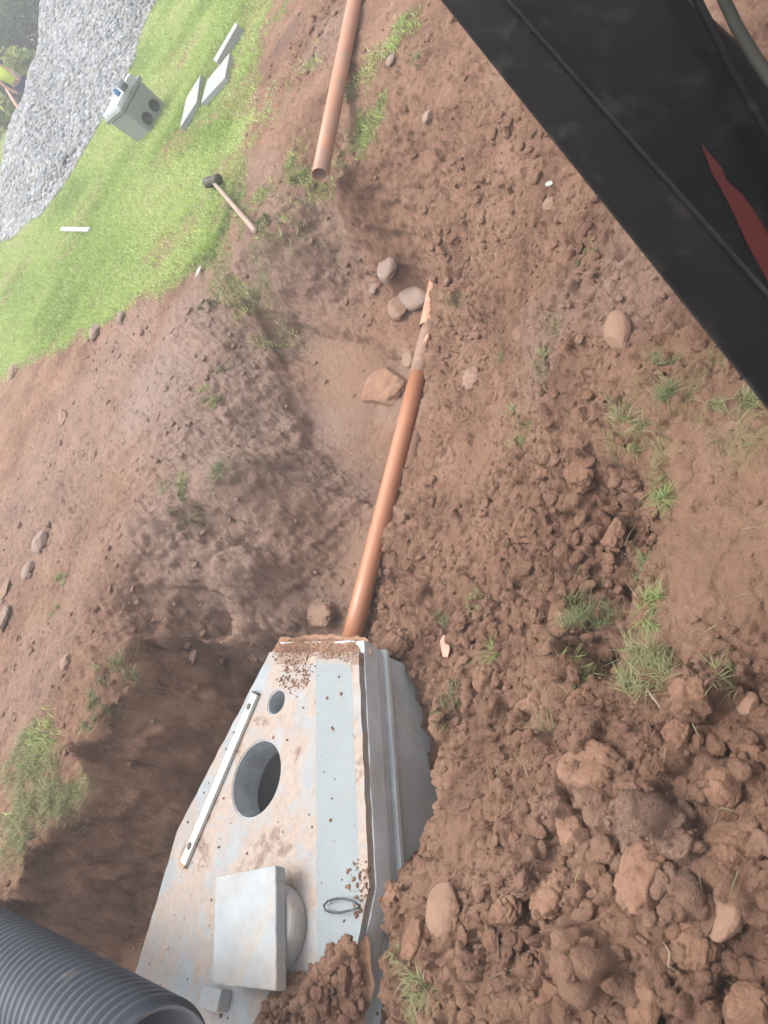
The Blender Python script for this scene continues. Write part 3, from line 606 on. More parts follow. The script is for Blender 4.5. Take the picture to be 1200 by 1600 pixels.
stones = [
 ('cobble', 612, 424, 38, 60, 'stoneg', SM, 'smooth oval grey brown cobble in the trench beyond the broken pipe', R(10), .25),
 ('stone', 648, 468, 44, 74, 'stoneg', (.15, .05, 3), 'flat pale stone touching the left side of the broken pipe end', R(60), .4),
 ('stone', 622, 484, 34, 52, 'stone', (.2, .08, 2), 'small soil caked stone beside the flat pale stone at the broken pipe', R(30), .45),
 ('stone', 640, 562, 26, 40, 'stone', (.15, .05, 3), 'small dark wedge stone against the muddy pipe joint', R(20), .4),
 ('boulder', 597, 603, 80, 100, 'soilp', (.22, .12, 4), 'large angular boulder in the trench floor left of the orange pipe', R(70), .68),
 ('stone', 970, 522, 42, 84, 'stoneb', SM, 'upright oval ochre stone in soil near the dark boom', R(8), .15),
 ('stone', 742, 592, 36, 40, 'stone', RG, 'angular stone right of the muddy pipe joint', 0, .4),
 ('cobble', 698, 1424, 66, 78, 'stoneb', (.15, .09, 2), 'round ochre cobble on smooth soil right of the tank', 0, .35),
 ('cobble', 1140, 1432, 56, 78, 'stoneb', (.16, .08, 3), 'smooth oval ochre cobble at the lower right among big clods', R(-20), .02),
 ('cobble', 1172, 1103, 38, 44, 'stoneb', (.14, .08, 2), 'small round cobble near the right edge above the clod heap', 0, .25),
 ('stone', 66, 850, 28, 52, 'stoneg', RG, 'largest flat stone on the left bank beside the two small cobbles', R(40), .3),
 ('cobble', 47, 893, 24, 34, 'stoneg', SM, 'small rounded cobble just below the flat stone on the left bank', R(10), .25),
 ('stone', 12, 925, 26, 40, 'stone', RG, 'brown stone at the left edge below the small cobble', 0, .3),
 ('stone', 10, 968, 24, 40, 'stoneg', RG, 'pale stone at the very left edge, lowest of the left bank stones', 0, .3),
 ('stone', 100, 652, 20, 46, 'stone', RG, 'long reddish stone on the left bank below the lawn', R(40), .35),
 ('stone', 146, 712, 18, 40, 'stone', RG, 'half buried reddish stone mid left bank', R(30), .4),
 ('stone', 190, 497, 14, 26, 'stoneg', SM, 'small grey stone on the lawn edge', 0, .2),
 ('stone', 150, 520, 22, 40, 'stoneg', RG, 'grey stone pair member nearest the lawn edge', R(20), .4),
 ('stone', 24, 580, 22, 34, 'stone', RG, 'brown stone where lawn meets soil at the left edge', R(20), .4),
 ('stone', 105, 1035, 22, 26, 'stone', RG, 'small stone on the bank above the dark pit rim', 0, .35),
 ('stone', 672, 186, 20, 28, 'stoneg', SM, 'round greyish stone in soil between second pipe and boom', 0, .3),
 ('stone', 612, 96, 16, 26, 'stoneg', SM, 'small grey stone right of the loose orange pipe', 0, .3),
 ('stone', 587, 455, 14, 22, 'stoneg', RG, 'small pale stone left of the oval cobble', 0, .3),
 ('stone', 860, 320, 22, 28, 'stone', SM, 'small buried brown stone below the pale scrap', 0, .45),
 ('stone', 500, 955, 44, 60, 'stone', CLD, 'lump of clay stone at the trench mouth by the tank', R(80), .4),
 ('stone', 300, 1030, 16, 26, 'stone', RG, 'small stone in the dark pit wall', 0, .4),
]
for k, (nm, a, b, w, h, mt, ro, lab, an, sk) in enumerate(stones):
    stone(nm, a, b, w, h, mt, ro, lab, an+PX_AX, sk, .62, 700+k*3)
clods = [
 (925, 1215, 82, 100, 'large rounded clod left of the cobbles in the clod heap'), (1062, 1147, 48, 56, 'clod just left of the round cobble near right edge'),
 (1085, 1090, 70, 80, 'wide crumbly clod above the round cobble near right edge'), (1008, 1370, 92, 110, 'biggest reddish clod in the lower right heap'),
 (1140, 1330, 66, 80, 'clod at right edge above the oval ochre cobble'), (965, 845, 44, 52, 'pale clod in the hollow beside the turf edge'),
 (905, 1100, 44, 50, 'greyish clod below the dark green tuft'), (880, 960, 50, 60, 'clod left of the dark green tuft in the hollow'),
 (860, 1400, 60, 80, 'long clod right of the thin dark root'), (1090, 1480, 70, 80, 'broad clod below the oval ochre cobble'),
 (790, 1420, 46, 60, 'clod beside the thin dark root'), (955, 1450, 60, 80, 'rough clod left of the broad clod at the lower right'),
 (1010, 1560, 80, 90, 'big clod on the bottom edge, right of centre'), (850, 1560, 60, 70, 'reddish clod at the bottom edge near the smooth soil'),
 (1170, 1570, 70, 70, 'clod filling the bottom right corner'), (1130, 1230, 54, 64, 'rounded clod above the right edge clod'),
 (830, 1100, 50, 54, 'dark clod between grass wisps above the big rounded clod'), (900, 1310, 54, 70, 'pale grey pink clod under the big rounded clod'),
 (760, 1060, 46, 50, 'clod with grass wisps right of the tank corner'), (645, 1290, 60, 80, 'smooth reddish clod overhanging the tank wall'),
 (625, 1335, 34, 40, 'small clod wedged against the tank wall'), (615, 1400, 34, 44, 'dirt clod against the tank wall beside the lifting loop'),
 (600, 1585, 50, 50, 'dark muddy clod by the tank wall at the bottom edge'), (650, 1470, 56, 70, 'clod with grass fringe beside the tank wall'),
 (560, 985, 36, 40, 'mud lump against the tank end beside the pipe'), (620, 1010, 50, 56, 'dark mud lump at the tank corner'),
 (820, 820, 46, 54, 'dark clod in the middle of the hollow'), (905, 745, 50, 56, 'clod under the upper turf edge of the hollow'),
 (1180, 1180, 40, 44, 'small clod at the right edge under the round cobble')]
for k, (a, b, w, h, lab) in enumerate(clods):
    stone('soil_clod', a, b, w, h, 'soil', CLD, lab, PX_AX+random.uniform(-.7, .7), .58, .85, 900+k*5, 'clod', 'large clods of dug soil')

# ------------------------------------------------------------ grass tufts: px, py, radius px, blades, blade length m, material, label
tufts = [
 (385, 735, 34, 420, .11, 'tuft', 'bushy dark green tuft on the slope above the trench mouth'), (275, 755, 18, 160, .09, 'tuftp', 'small pale tuft left of the bushy tuft'),
 (305, 800, 18, 120, .09, 'tuft', 'thin tuft just below the small pale tuft'), (320, 618, 15, 120, .07, 'tuftb', 'small green tuft beside the pale dry soil'),
 (345, 578, 10, 60, .06, 'tuft', 'tiny tuft above the small green tuft'), (330, 475, 13, 200, .06, 'tuft', 'faint tuft in pale soil below the lawn edge'),
 (100, 905, 14, 90, .06, 'tuftb', 'bright small tuft on the left bank below the stones'), (85, 955, 10, 50, .06, 'tuftb', 'tiny bright tuft beside the lowest left bank stone'),
 (185, 1050, 24, 260, .09, 'tuftp', 'pale tuft hanging over the top corner of the pit'), (150, 1105, 14, 150, .09, 'tuft', 'dark tuft tucked in a notch of the pit rim'),
 (165, 1150, 14, 130, .08, 'tuftp', 'straw coloured tuft on the pit rim below the notch'), (40, 1180, 42, 800, .08, 'tuftp', 'yellow green tuft highest of the turf left of the pit'),
 (60, 1235, 46, 1000, .08, 'tuftp', 'broad yellowish tuft in the middle of the turf left of the pit'), (110, 1255, 32, 600, .08, 'tuftp', 'tuft leaning over the pit rim at its outermost bend'),
 (30, 1310, 40, 700, .08, 'tuftp', 'tuft above the ribbed pipe on the pit rim'), (70, 1325, 14, 140, .08, 'tuft', 'thin tuft hanging in the pit above the ribbed pipe'),
 (565, 205, 26, 420, .08, 'tuftb', 'bright green tuft on the right side of the loose orange pipe'), (545, 245, 16, 150, .07, 'tuftp', 'pale grass near the open end of the loose pipe'),
 (470, 270, 16, 140, .08, 'tuftb', 'tuft left of the open end of the loose pipe'), (600, 150, 18, 150, .07, 'tuftp', 'thin tuft up the right side of the loose orange pipe'),
 (628, 45, 18, 180, .08, 'tuftb', 'bright tuft at the top between pipe and boom'), (648, 96, 14, 100, .07, 'tuft', 'dark tuft below the bright tuft at the top'),
 (425, 345, 12, 100, .07, 'tuft', 'tuft beside the hammer handle end'),
 (720, 478, 16, 160, .07, 'tuft', 'isolated tuft right of the broken pipe end'), (862, 530, 24, 180, .06, 'tuftp', 'tuft left of the upright oval stone'),
 (790, 552, 16, 110, .06, 'tuft', 'thin tuft between isolated tuft and oval stone'), (810, 655, 24, 190, .07, 'tuftb', 'tuft on the ledge over the dark hollow'),
 (980, 680, 32, 380, .08, 'tuftp', 'broad straw coloured tuft on the upper turf edge'), (1060, 628, 24, 220, .08, 'tuft', 'tuft under the boom right of the broad straw tuft'),
 (1030, 770, 16, 160, .07, 'tuftb', 'tuft on the turf edge beside the hollow shadow'), (1150, 630, 30, 240, .07, 'tuftp', 'tuft in the corner beneath the boom edge'),
 (1012, 890, 10, 240, .06, 'tuft', 'small tuft above the brightest tuft on the turf edge'), (1018, 952, 22, 320, .07, 'tuftb', 'brightest green tuft on the turf edge'),
 (935, 975, 34, 520, .09, 'tuft', 'large dark green tuft in the hollow'), (912, 1050, 20, 160, .06, 'tuftb', 'bright leafy patch at the foot of the large dark tuft'),
 (1000, 1050, 34, 520, .08, 'tuftp', 'straw coloured tuft spilling down the near turf edge'), (690, 955, 18, 130, .06, 'tuft', 'faint tuft right of the tank end'),
 (745, 940, 18, 110, .06, 'tuftp', 'faint pale tuft above the pink shard'), (765, 1035, 26, 90, .10, 'tuftb', 'scattered long blades right of the pink shard'),
 (708, 1105, 22, 220, .07, 'tuft', 'dark tuft beside the tank wall corner'), (855, 1140, 18, 60, .08, 'tuft', 'few dark blades in the gap above the big rounded clod'),
 (1150, 1050, 26, 90, .06, 'tuftp', 'straw wisps on the wide crumbly clod'), (662, 1560, 26, 420, .07, 'tuftp', 'tuft at the bottom edge right of the tank wall'),
 (632, 1500, 12, 130, .05, 'tuftp', 'fringe of dry grass against the tank wall'), (915, 405, 12, 60, .05, 'tuft', 'tiny tuft above the oval stone'),
 (1030, 575, 14, 70, .06, 'tuft', 'small tuft close under the boom')]
for k, (a, b, rp, nb, ln, mt, lab) in enumerate(tufts):
    p, dep = hit(a, b); r = rp*dep/FPX*.95; ln = ln*.72; g = np.random.default_rng(3000+k)
    nb = int(nb*(1.0 if a > 640 else 1.4)); ncl = max(4, nb//28); ca_ = g.uniform(0, 6.28, ncl); cr_ = r*1.25*np.sqrt(g.random(ncl)); kk = g.integers(0, ncl, nb)
    x = p.x+cr_[kk]*np.cos(ca_[kk])+g.normal(0, r*.17, nb); y = p.y+1.3*cr_[kk]*np.sin(ca_[kk])+g.normal(0, r*.2, nb)
    z, _ = interp_z(x, y); ok = np.abs(z-p.z) < .16; x, y, z = x[ok], y[ok], z[ok]; n = len(x)
    laz = (g.uniform(0, 6.28)+g.normal(0, 1.3, ncl))[kk[ok]]+g.normal(0, .7, n)
    V, F, rn = blades(np.stack([x-p.x, y-p.y, z-p.z-.004], -1), ln*g.uniform(.4, 1.1, n), .0010+.0006*dep*g.uniform(.6, 1.2, n), laz, g.uniform(.4, 1.9, n), np.clip(g.normal(.5, .27, n), 0, 1), 3)
    o = mesh_np('grass_tuft', V, F, M[mt], smooth=False, label=lab, cat='grass tuft', group='grass tufts left in the dug soil'); o.location = p; attr(o, 'rnd', rn)

# ------------------------------------------------------------ septic tank
tank = empty('septic_tank', TW(0, 0, 0), TA, label='large six sided concrete tank sunk in the pit with muddy top', cat='tank')
def circ(cx_, cy_, r, n=48): return [(cx_+r*math.cos(2*math.pi*i/n), cy_+r*math.sin(2*math.pi*i/n)) for i in range(n)]
BH = (.70, -.18, .187); SH = (.325, -.18, .068)
def jag(l, a, seed, step=.05):
    """walk an outline with small chips so the edge is not a perfect line"""
    g = random.Random(seed); o = []
    for i in range(len(l)):
        p, q = l[i], l[(i+1) % len(l)]; L_ = math.hypot(q[0]-p[0], q[1]-p[1]); n = max(1, int(L_/step)); nx_, ny_ = (q[1]-p[1])/L_, -(q[0]-p[0])/L_
        for k in range(n):
            t = k/n; e = 0 if k == 0 else g.uniform(-1, .35)*a; o.append((p[0]+(q[0]-p[0])*t+nx_*e, p[1]+(q[1]-p[1])*t+ny_*e))
    return o
oc = [(a, b) for a, b in outline]          # counter-clockwise in the tank frame
top = [(.065, -.352)]+[(1.02, -.73), (2.75, -.73), (3.69, -.35), (3.69, .35), (2.75, .73), (1.02, .73)]+[(.065, .352)]
holed('lid_slab', jag(top, .006, 3), [circ(*BH), circ(*SH, n=32)], LID-.035, LID, M['lid'], tank)
holed('lid_base', jag(oc, .004, 4), [circ(*BH), circ(*SH, n=32)], LID-.125, LID-.0352, M['wall'], tank)
def inset(l, d): return [(1.87+(a-1.87)*(1-d/1.87), b*(1-d/.6)) for a, b in l]
holed('lid_flange', inset(oc, .012), [circ(BH[0], BH[1], BH[2]+.0), circ(*SH, n=32)], LID-.165, LID-.1252, M['wall'], tank)
for nm_, hh in (('manhole_lining', BH), ('vent_lining', SH)):
    V, F = lathe((hh[0], hh[1], LID-.004), (0, 0, -1), [(0, hh[2]-.001), (.0, hh[2]-.006), (.158, hh[2]-.006), (.158, hh[2]-.001)], 96, True); mesh_np(nm_, V, F, M['lining'], tank, smooth=False)
# hollow body
ob = inset(oc, .022); ib = inset(oc, .10)
holed('tank_body', ob, [ib[::-1]], -1.75, LID-.1655, M['wall'], tank)
prism('tank_floor', inset(oc, .11), -1.74, -1.70, M['wall'], tank, bev=0)
# protruding ledge and vertical seams of the precast sections
holed('ledge', inset(oc, -.004), [inset(oc, .03)[::-1]], LID-.205, LID-.1856, M['wall'], tank)
for s_ in (1.86,):
    mesh_np('seam', *tube([(s_, .718, -.72), (s_, .718, -1.6)], .006, 6), M['dark'], tank)
# round plug with square slab on it
def L2(px, py, z):     # pixel -> tank frame
    v = P(px, py, z)-TO; return (v.x*ta.x+v.y*ta.y, v.x*tn.x+v.y*tn.y)
a_, b_, c_ = [Vector(L2(*q)) for q in ((443, 1388, -.45), (466, 1437, -.45), (440, 1507, -.45))]
def circ3(a, b, c):
    d = 2*(a.x*(b.y-c.y)+b.x*(c.y-a.y)+c.x*(a.y-b.y)); ux = ((a.length_squared)*(b.y-c.y)+(b.length_squared)*(c.y-a.y)+(c.length_squared)*(a.y-b.y))/d
    uy = ((a.length_squared)*(c.x-b.x)+(b.length_squared)*(a.x-c.x)+(c.length_squared)*(b.x-a.x))/d
    return ux, uy, math.hypot(a.x-ux, a.y-uy)
pc = circ3(a_, b_, c_); print('plug', pc)
pr = min(max(pc[2], .17), .24); m_ = (a_+c_)/2
bv = Vector((b_.x, b_.y)); dirv = (Vector(pc[:2])-bv).normalized(); pcx, pcy = bv+dirv*pr
w = TW(pcx, pcy, LID)
V, F = lathe(w, (0, 0, 1), [(0.001, 0), (.001, pr*.97), (.012, pr), (.06, pr), (.085, pr*.94), (.088, 0)], 64)
o = mesh_np('round_plug', V, F, M['plug'], label='round white concrete plug under the square slab on the tank', cat='cover'); bevel(o, .004)
sq_ = [P(a, b, -.355) for a, b in ((337, 1370), (430, 1352), (431, 1548), (331, 1537))]
prism('paving_slab', jag([(q.x, q.y) for q in sq_], .003, 8, .03), -.410, -.355, M['slab'], bev=.006, label='square pale concrete slab resting on the round plug', cat='slab')
q_ = [P(a, b, -.44) for a, b in ((318, 1540), (346, 1546), (338, 1582), (308, 1572))]
prism('concrete_block', jag([(q.x, q.y) for q in q_], .003, 9, .03), -.499, -.44, M['slab'], bev=.005, label='small pale block on the tank beside the ribbed pipe mouth', cat='block')
# lifting loop
lp = []
for k in range(25):
    t = k/24*2*math.pi*.9+math.pi*.1; a = 532-28*math.cos(t+math.pi); b = 1414+10*math.sin(t)
    lp.append((a, b))
pts = [(563, 1416), (552, 1408), (538, 1404), (524, 1404), (512, 1408), (506, 1415), (508, 1422), (518, 1426), (532, 1426), (548, 1422), (563, 1418)]
V, F = tube([P(a, b, LID+.03+.012*math.sin(i*.9)) for i, (a, b) in enumerate(pts)], .0045, 8)
lo_ = mesh_np('lifting_loop', V, F, M['steel']); lo_.parent = tank; lo_.matrix_parent_inverse = (Matrix.Translation(TW(0, 0, 0))@Matrix.Rotation(TA, 4, 'Z')).inverted()
bevel_none = None
# spirit level
p0, p1 = P(398, 1084, LID+.02), P(285, 1350, LID+.02); d = (p1-p0); L_ = d.length; ang = math.atan2(d.y, d.x)
lev = empty('spirit_level', (p0.x, p0.y, LID+.003), ang, label='long pale aluminium spirit level lying along the far edge of the tank top', cat='spirit level')
prism('body', [(0, -.026), (L_, -.026), (L_, .026), (0, .026)], 0, .021, M['alu'], lev, bev=.003)
for x_ in (.07, L_-.09):
    V, F = lathe((x_, 0, .0205), (0, 0, 1), [(0, 0), (0, .017), (.0025, .017), (.0025, .012), (.001, .012), (.001, 0)], 24); o = mesh_np('vial_window', V, F, M['dark'], lev)
    mesh_np('vial', *tube([(x_-.009, 0, .0225), (x_+.009, 0, .0225)], .004, 8), M['vial'], o)
prism('end_cap', [(L_, -.0265), (L_+.012, -.0265), (L_+.012, .0265), (L_, .0265)], -.001, .0225, M['amber'], lev, bev=.002)
prism('end_cap', [(-.01, -.0265), (-.0005, -.0265), (-.0005, .0265), (-.01, .0265)], -.001, .0225, M['dark'], lev, bev=.002)
prism('groove', [(.14, -.004), (L_-.16, -.004), (L_-.16, .004), (.14, .004)], .0205, .0222, M['dark'] if False else M['alu'], lev, bev=0)

# soil lying on the tank top
def mound(name, pxs, z0, hmax, mat, label, seed, k1=1.0):
    """heap filling the outline (pixels projected to height z0)"""
    poly = [P(a, b, z0)[:2] for a, b in pxs]; xs = [q[0] for q in poly]; ys_ = [q[1] for q in poly]
    st = .006; ax = np.arange(min(xs)-.04, max(xs)+.04, st); ay = np.arange(min(ys_)-.04, max(ys_)+.04, st); GX, GY = np.meshgrid(ax, ay)
    wx = GX+.035*fbm(GX*9, GY*9, seed, 3); wy = GY+.035*fbm(GX*9, GY*9+7, seed+1, 3)
    d = poly_sd(wx, wy, poly)
    z = hmax*sstep(d, -.01, .12)*(.45+.55*vn(GX*6, GY*6, seed))+k1*(lumps(wx, wy, .07, seed+20, .9)+.5*lumps(wx, wy, .035, seed+30, .9)+.4*lumps(wx, wy, .018, seed+40))*sstep(d, -.015, .03)-.03*(1-sstep(d, -.03, .0))
    nn = len(ax); mm = len(ay); idx = np.arange(nn*mm).reshape(mm, nn)
    F = np.stack([idx[:-1, :-1], idx[:-1, 1:], idx[1:, 1:], idx[1:, :-1]], -1).reshape(-1, 4)
    keepf = (d.ravel()[F] > -.05).all(1); F = F[keepf]
    used = np.unique(F); remap = np.full(nn*mm, -1); remap[used] = np.arange(len(used))
    V = np.stack([GX, GY, z0+z+.002], -1).reshape(-1, 3)[used]
    # skirt: nothing, edge is sunk below the slab
    return mesh_np(name, V, remap[F], M[mat], smooth=True, label=label, cat='soil', kind='stuff')
mound('soil_heap', [(448, 1528), (475, 1530), (512, 1512), (535, 1492), (554, 1470), (560, 1540), (548, 1600), (470, 1650), (400, 1650), (400, 1605), (425, 1568)], LID, .05, 'soil', 'heap of crumbly soil on the near end of the tank top', 1100, 1.6)
mound('soil_heap', [(434, 1002), (556, 1002), (560, 1024), (428, 1026)], LID-.036, .012, 'soilp', 'soil crust along the narrow end of the tank', 1300, .4)
# loose clods over the heap and crumbs over the muddy parts of the lid
def strew(pxs, n, lo, hi, z, label, pr=protos2, ff=F2, spread=.03):
    poly = [P(a, b, LID)[:2] for a, b in pxs]; xs = [q[0] for q in poly]; ys_ = [q[1] for q in poly]
    x = rng.uniform(min(xs), max(xs), n*4); y = rng.uniform(min(ys_), max(ys_), n*4); d = poly_sd(x+.03*fbm(x*9, y*9, 71, 2), y+.03*fbm(x*9, y*9+4, 72, 2), poly); k = np.where(d > -spread*rng.random(n*4)**2)[0][:n]
    zz_ = LID+z*sstep(d[k], -.02, .14)*rng.random(len(k))
    scatter('soil_crumbs', np.stack([x[k], y[k], zz_], -1), lo+(hi-lo)*rng.random(len(k))**3, pr, ff, M['soil'], .4, label=label, cat='soil', kind='stuff', smooth=True)
strew([(448, 1528), (475, 1530), (512, 1512), (535, 1492), (554, 1470), (560, 1540), (548, 1600), (470, 1650), (400, 1650), (400, 1605), (425, 1568)], 900, .006, .032, .10, 'clods piled on the near end of the tank top')
strew([(445, 1035), (488, 1036), (480, 1070), (455, 1080), (436, 1070)], 520, .001, .007, .003, 'crumbs lying above the small hole in the tank top', protos1, F1, .05)
strew([(432, 1000), (556, 1000), (560, 1030), (428, 1030)], 900, .001, .006, .002, 'crumbs along the narrow end of the tank top', protos1, F1, .01)
strew([(545, 1350), (572, 1345), (577, 1400), (560, 1440), (548, 1400)], 110, .0015, .010, .006, 'crumbs beside the lifting loop', protos1, F1, .03)
# crumbs on the lid
n = 170; ss = rng.uniform(.05, 2.2, n); tt = rng.uniform(-.7, .7, n); ok = (np.abs(tt) < .3+.38*np.minimum(ss, 1.02)) & (np.hypot(ss-BH[0], tt-BH[1]) > .2) & (np.hypot(ss-SH[0], tt-SH[1]) > .08)
ss, tt = ss[ok], tt[ok]; pp = np.array([TW(s, t, LID+.001)[:] for s, t in zip(ss, tt)])
scatter('soil_crumbs', pp, .002+.006*rng.random(len(pp))**2.5, protos1, F1, M['soil'], .3, label='crumbs of soil scattered on the tank top', cat='soil', kind='stuff')

# ------------------------------------------------------------ pipes
def pipe(name, p0, p1, r, mat, label, wall=.0045, extra=None):
    L_ = (p1-p0).length; prof = [(0, r-wall), (.001, r), (L_*.33, r), (L_*.66, r), (L_-.001, r), (L_, r-wall), (L_*.5, r-wall)]
    V, F = lathe(p0, p1-p0, prof, 48, True); return mesh_np(name, V, F, M[mat], smooth=True, label=label, cat='pipe')
za = -.865
a0 = TW(.03, .17, za); 
e1 = P(654, 585, za+.01); st = P(550, 996, za)
dirp = (e1-st).normalized(); a0 = st-dirp*.10
pA = empty('drain_pipe', a0, 0, label='long orange drain pipe running along the trench into the tank', cat='pipe')
L_ = (e1-a0).length; r = .055
V, F = lathe((0, 0, 0), e1-a0, [(0, r-.004), (0, r), (L_*.25, r), (L_*.5, r), (L_*.75, r), (L_, r), (L_, r-.004), (L_*.5, r-.004)], 48, True)
o = mesh_np('tube', V, F, M['orange'], pA)
V, F = lathe((e1-a0)-dirp*.0, dirp, [(0, r+.0012), (.06, r+.0012), (.062, r+.006), (.10, r+.006), (.105, r+.001), (.22, r+.002), (.38, r), (.38, r-.006), (.0, r-.008)], 48, True)
M['muddy'] = plain('muddy_plastic', (.38, .23, .165), .7, var=.2, scale=14, bump=.5, bscale=40, dirt=(.50, .20, .11), dirt_amt=.36, dscale=10)
mesh_np('socket', V, F, M['muddy'], pA, label='mud caked pipe joint')
# broken, half buried remainder
b0, b1 = P(668, 512, -.845), P(686, 428, -.835); dd_ = (b1-b0).normalized()
V, F = [], []; nseg = 28; prof_n = 22; g = random.Random(5)
for i in range(nseg+1):
    t = i/nseg; c_p = b0+(b1-b0)*t; u = dd_.cross(Vector((0, 0, 1))).normalized(); w0 = -R(100)*(1-.35*t); w1 = R(90)*(1-.6*t)-R(8)*g.random()
    for layer, rr in ((0, .055), (1, .050)):
        for j in range(prof_n):
            th = w0+(w1-w0)*j/(prof_n-1); V.append(c_p+Vector((0, 0, 1))*math.cos(th)*rr+u*math.sin(th)*rr)
row = prof_n*2
for i in range(nseg):
    for j in range(prof_n-1):
        a = i*row+j; F.append((a, a+row, a+row+1, a+1)); a += prof_n; F.append((a, a+1, a+row+1, a+row))
    a = i*row; F.append((a, a+prof_n, a+prof_n+row, a+row)); b = a+prof_n-1; F.append((b, b+row, b+row+prof_n, b+prof_n))
F += [(j, j+1, j+1+prof_n, j+prof_n) for j in range(prof_n-1)]+[(nseg*row+j+1, nseg*row+j, nseg*row+j+prof_n, nseg*row+j+1+prof_n) for j in range(prof_n-1)]
mesh_np('broken_pipe', V, F, M['rawo'], smooth=True, label='broken orange pipe shell half buried at the far end of the trench', cat='pipe')
c0 = P(668, 531, -.80)
V = rough(I2, 44, .15, .1, 3)*np.array([.035, .02, .05]); o = mesh_np('pipe_shard', V, F2, M['rawo'], label='small bright orange shard on the muddy pipe joint', cat='pipe shard'); o.location = c0; o.rotation_euler = (.9, .3, R(30))
# loose pipe on the grass
q0 = P(508, 281, .0); q1 = P(571, -6, .0); q0.z = max(hz(q0.x, q0.y), -.03)+.075; q1.z = .085; dq = (q1-q0).normalized()
pipe('loose_pipe', q0, q0+dq*3.2, .055, 'orange2', 'loose orange drain pipe with open end lying on worn grass', .005)
# ribbed pipe
r0 = PD(246, 1678, 2.45); r1 = PD(-4, 1506, 3.62); dr = (r1-r0).normalized(); Lr = 3.4; pitch = .056
prof = []; nr = int(Lr/pitch); RO = .205
for i in range(nr):
    b = i*pitch+.03
    prof += [(b, RO-.020), (b+pitch*.14, RO-.019), (b+pitch*.24, RO-.003), (b+pitch*.36, RO), (b+pitch*.58, RO), (b+pitch*.70, RO-.003), (b+pitch*.80, RO-.019)]
rp = empty('ribbed_pipe', r0, 0, label='thick dark grey corrugated plastic pipe lying across the pit corner', cat='pipe')
V, F = lathe((0, 0, 0), dr, [(0, RO-.022)]+prof+[(Lr, RO-.02)], 96); mesh_np('ribbed_wall', V, F, M['ribbed'], rp)
V, F = lathe((0, 0, 0), dr, [(-.003, RO-.0215), (-.003, RO-.032), (Lr*.5, RO-.032), (Lr, RO-.032), (Lr, RO-.021)], 96); mesh_np('inner_liner', V, F, M['liner'], rp)

# ------------------------------------------------------------ excavator boom, close to the camera on the right
e0 = PD(690, 0, 1.62); e1 = PD(1200, 638, 1.06); ax_ = (e0-e1).normalized()
f0 = PD(803, 0, 1.60); nrm = (f0-e0); wdir = (nrm-ax_*nrm.dot(ax_)).normalized(); toCam = (Vector((0, 0, CAMH))-(e0+e1)/2); toCam = (toCam-ax_*toCam.dot(ax_)); toCam = (toCam-wdir*toCam.dot(wdir)).normalized()
base_pt = e1-ax_*.75; LB = (e0-e1).length+2.6
boom = empty('excavator_boom', base_pt, 0, label='dark painted steel digger boom crossing the upper right close to the camera', cat='digger boom')
def beam(name, sec, mat, s0, s1, bev, par=boom, **k):
    """sec = [(across, towards camera)] profile run along the boom axis"""
    n = len(sec); V = [ax_*s+wdir*a+toCam*b for s in (s0, s1) for a, b in sec]
    F = [tuple(range(n))[::-1], tuple(range(n, 2*n))]+[(i, (i+1) % n, n+(i+1) % n, n+i) for i in range(n)]
    o = mesh_np(name, V, F, M[mat], par, smooth=False, **k)
    import bmesh
    bm = bmesh.new(); bm.from_mesh(o.data); bmesh.ops.recalc_face_normals(bm, faces=bm.faces); bm.to_mesh(o.data); bm.free()
    if bev: bevel(o, bev, 3)
    return o
beam('edge_flange', [(.0, -.004), (.004, -.001), (.012, 0), (.108, .004), (.108, -.03), (.06, -.012)], 'edge', 0, LB, .004)
beam('boom_side', [(.1085, -.034), (.1085, .010), (.125, .018), (.40, .016), (.44, -.01), (.44, -.30), (.40, -.30)], 'black', 0, LB, .004)
beam('weld_seam', [(.1072, .0045), (.1072, .006), (.1083, .011), (.1095, .0125), (.1095, .006)], 'ridge_glint', 0, LB, .002)  # paler bead: the highlight along the ridge is put into its colour
# red decal: thin sheet on the boom side
def on_side(px, py, h):
    o_ = base_pt+toCam*h; d_ = ray(px, py); t = (o_-Vector((0, 0, CAMH))).dot(toCam)/d_.dot(toCam); return Vector((0, 0, CAMH))+d_*t-base_pt
dec = [(1095, 222), (1108, 240), (1128, 262), (1135, 282), (1160, 304), (1178, 330), (1202, 368), (1240, 420), (1240, 520), (1200, 440), (1170, 385), (1135, 310), (1112, 270)]
tp = [on_side(a, b, .0195) for a, b in dec]; bt = [on_side(a, b, .0175) for a, b in dec]; n = len(dec)
mesh_np('red_stripe', tp+bt, [tuple(range(n)), tuple(range(2*n-1, n-1, -1))]+[(i, n+i, n+(i+1) % n, (i+1) % n) for i in range(n)], M['red'], boom, smooth=False)
hp = [on_side(a, b, .05) for a, b in ((1075, -130), (1118, -30), (1150, 40), (1180, 90), (1215, 140), (1262, 220), (1330, 330))]
mesh_np('hose', *tube(hp, .011, 16), M['hose'], boom)
hp = [on_side(a, b, .045) for a, b in ((1060, -60), (1110, 40), (1150, 120), (1200, 205), (1280, 340))]
mesh_np('hose', *tube(hp, .008, 16), M['black'], boom)

# ------------------------------------------------------------ far objects
def gz(x, y): return float(interp_z(np.array([x]), np.array([y]))[0][0])
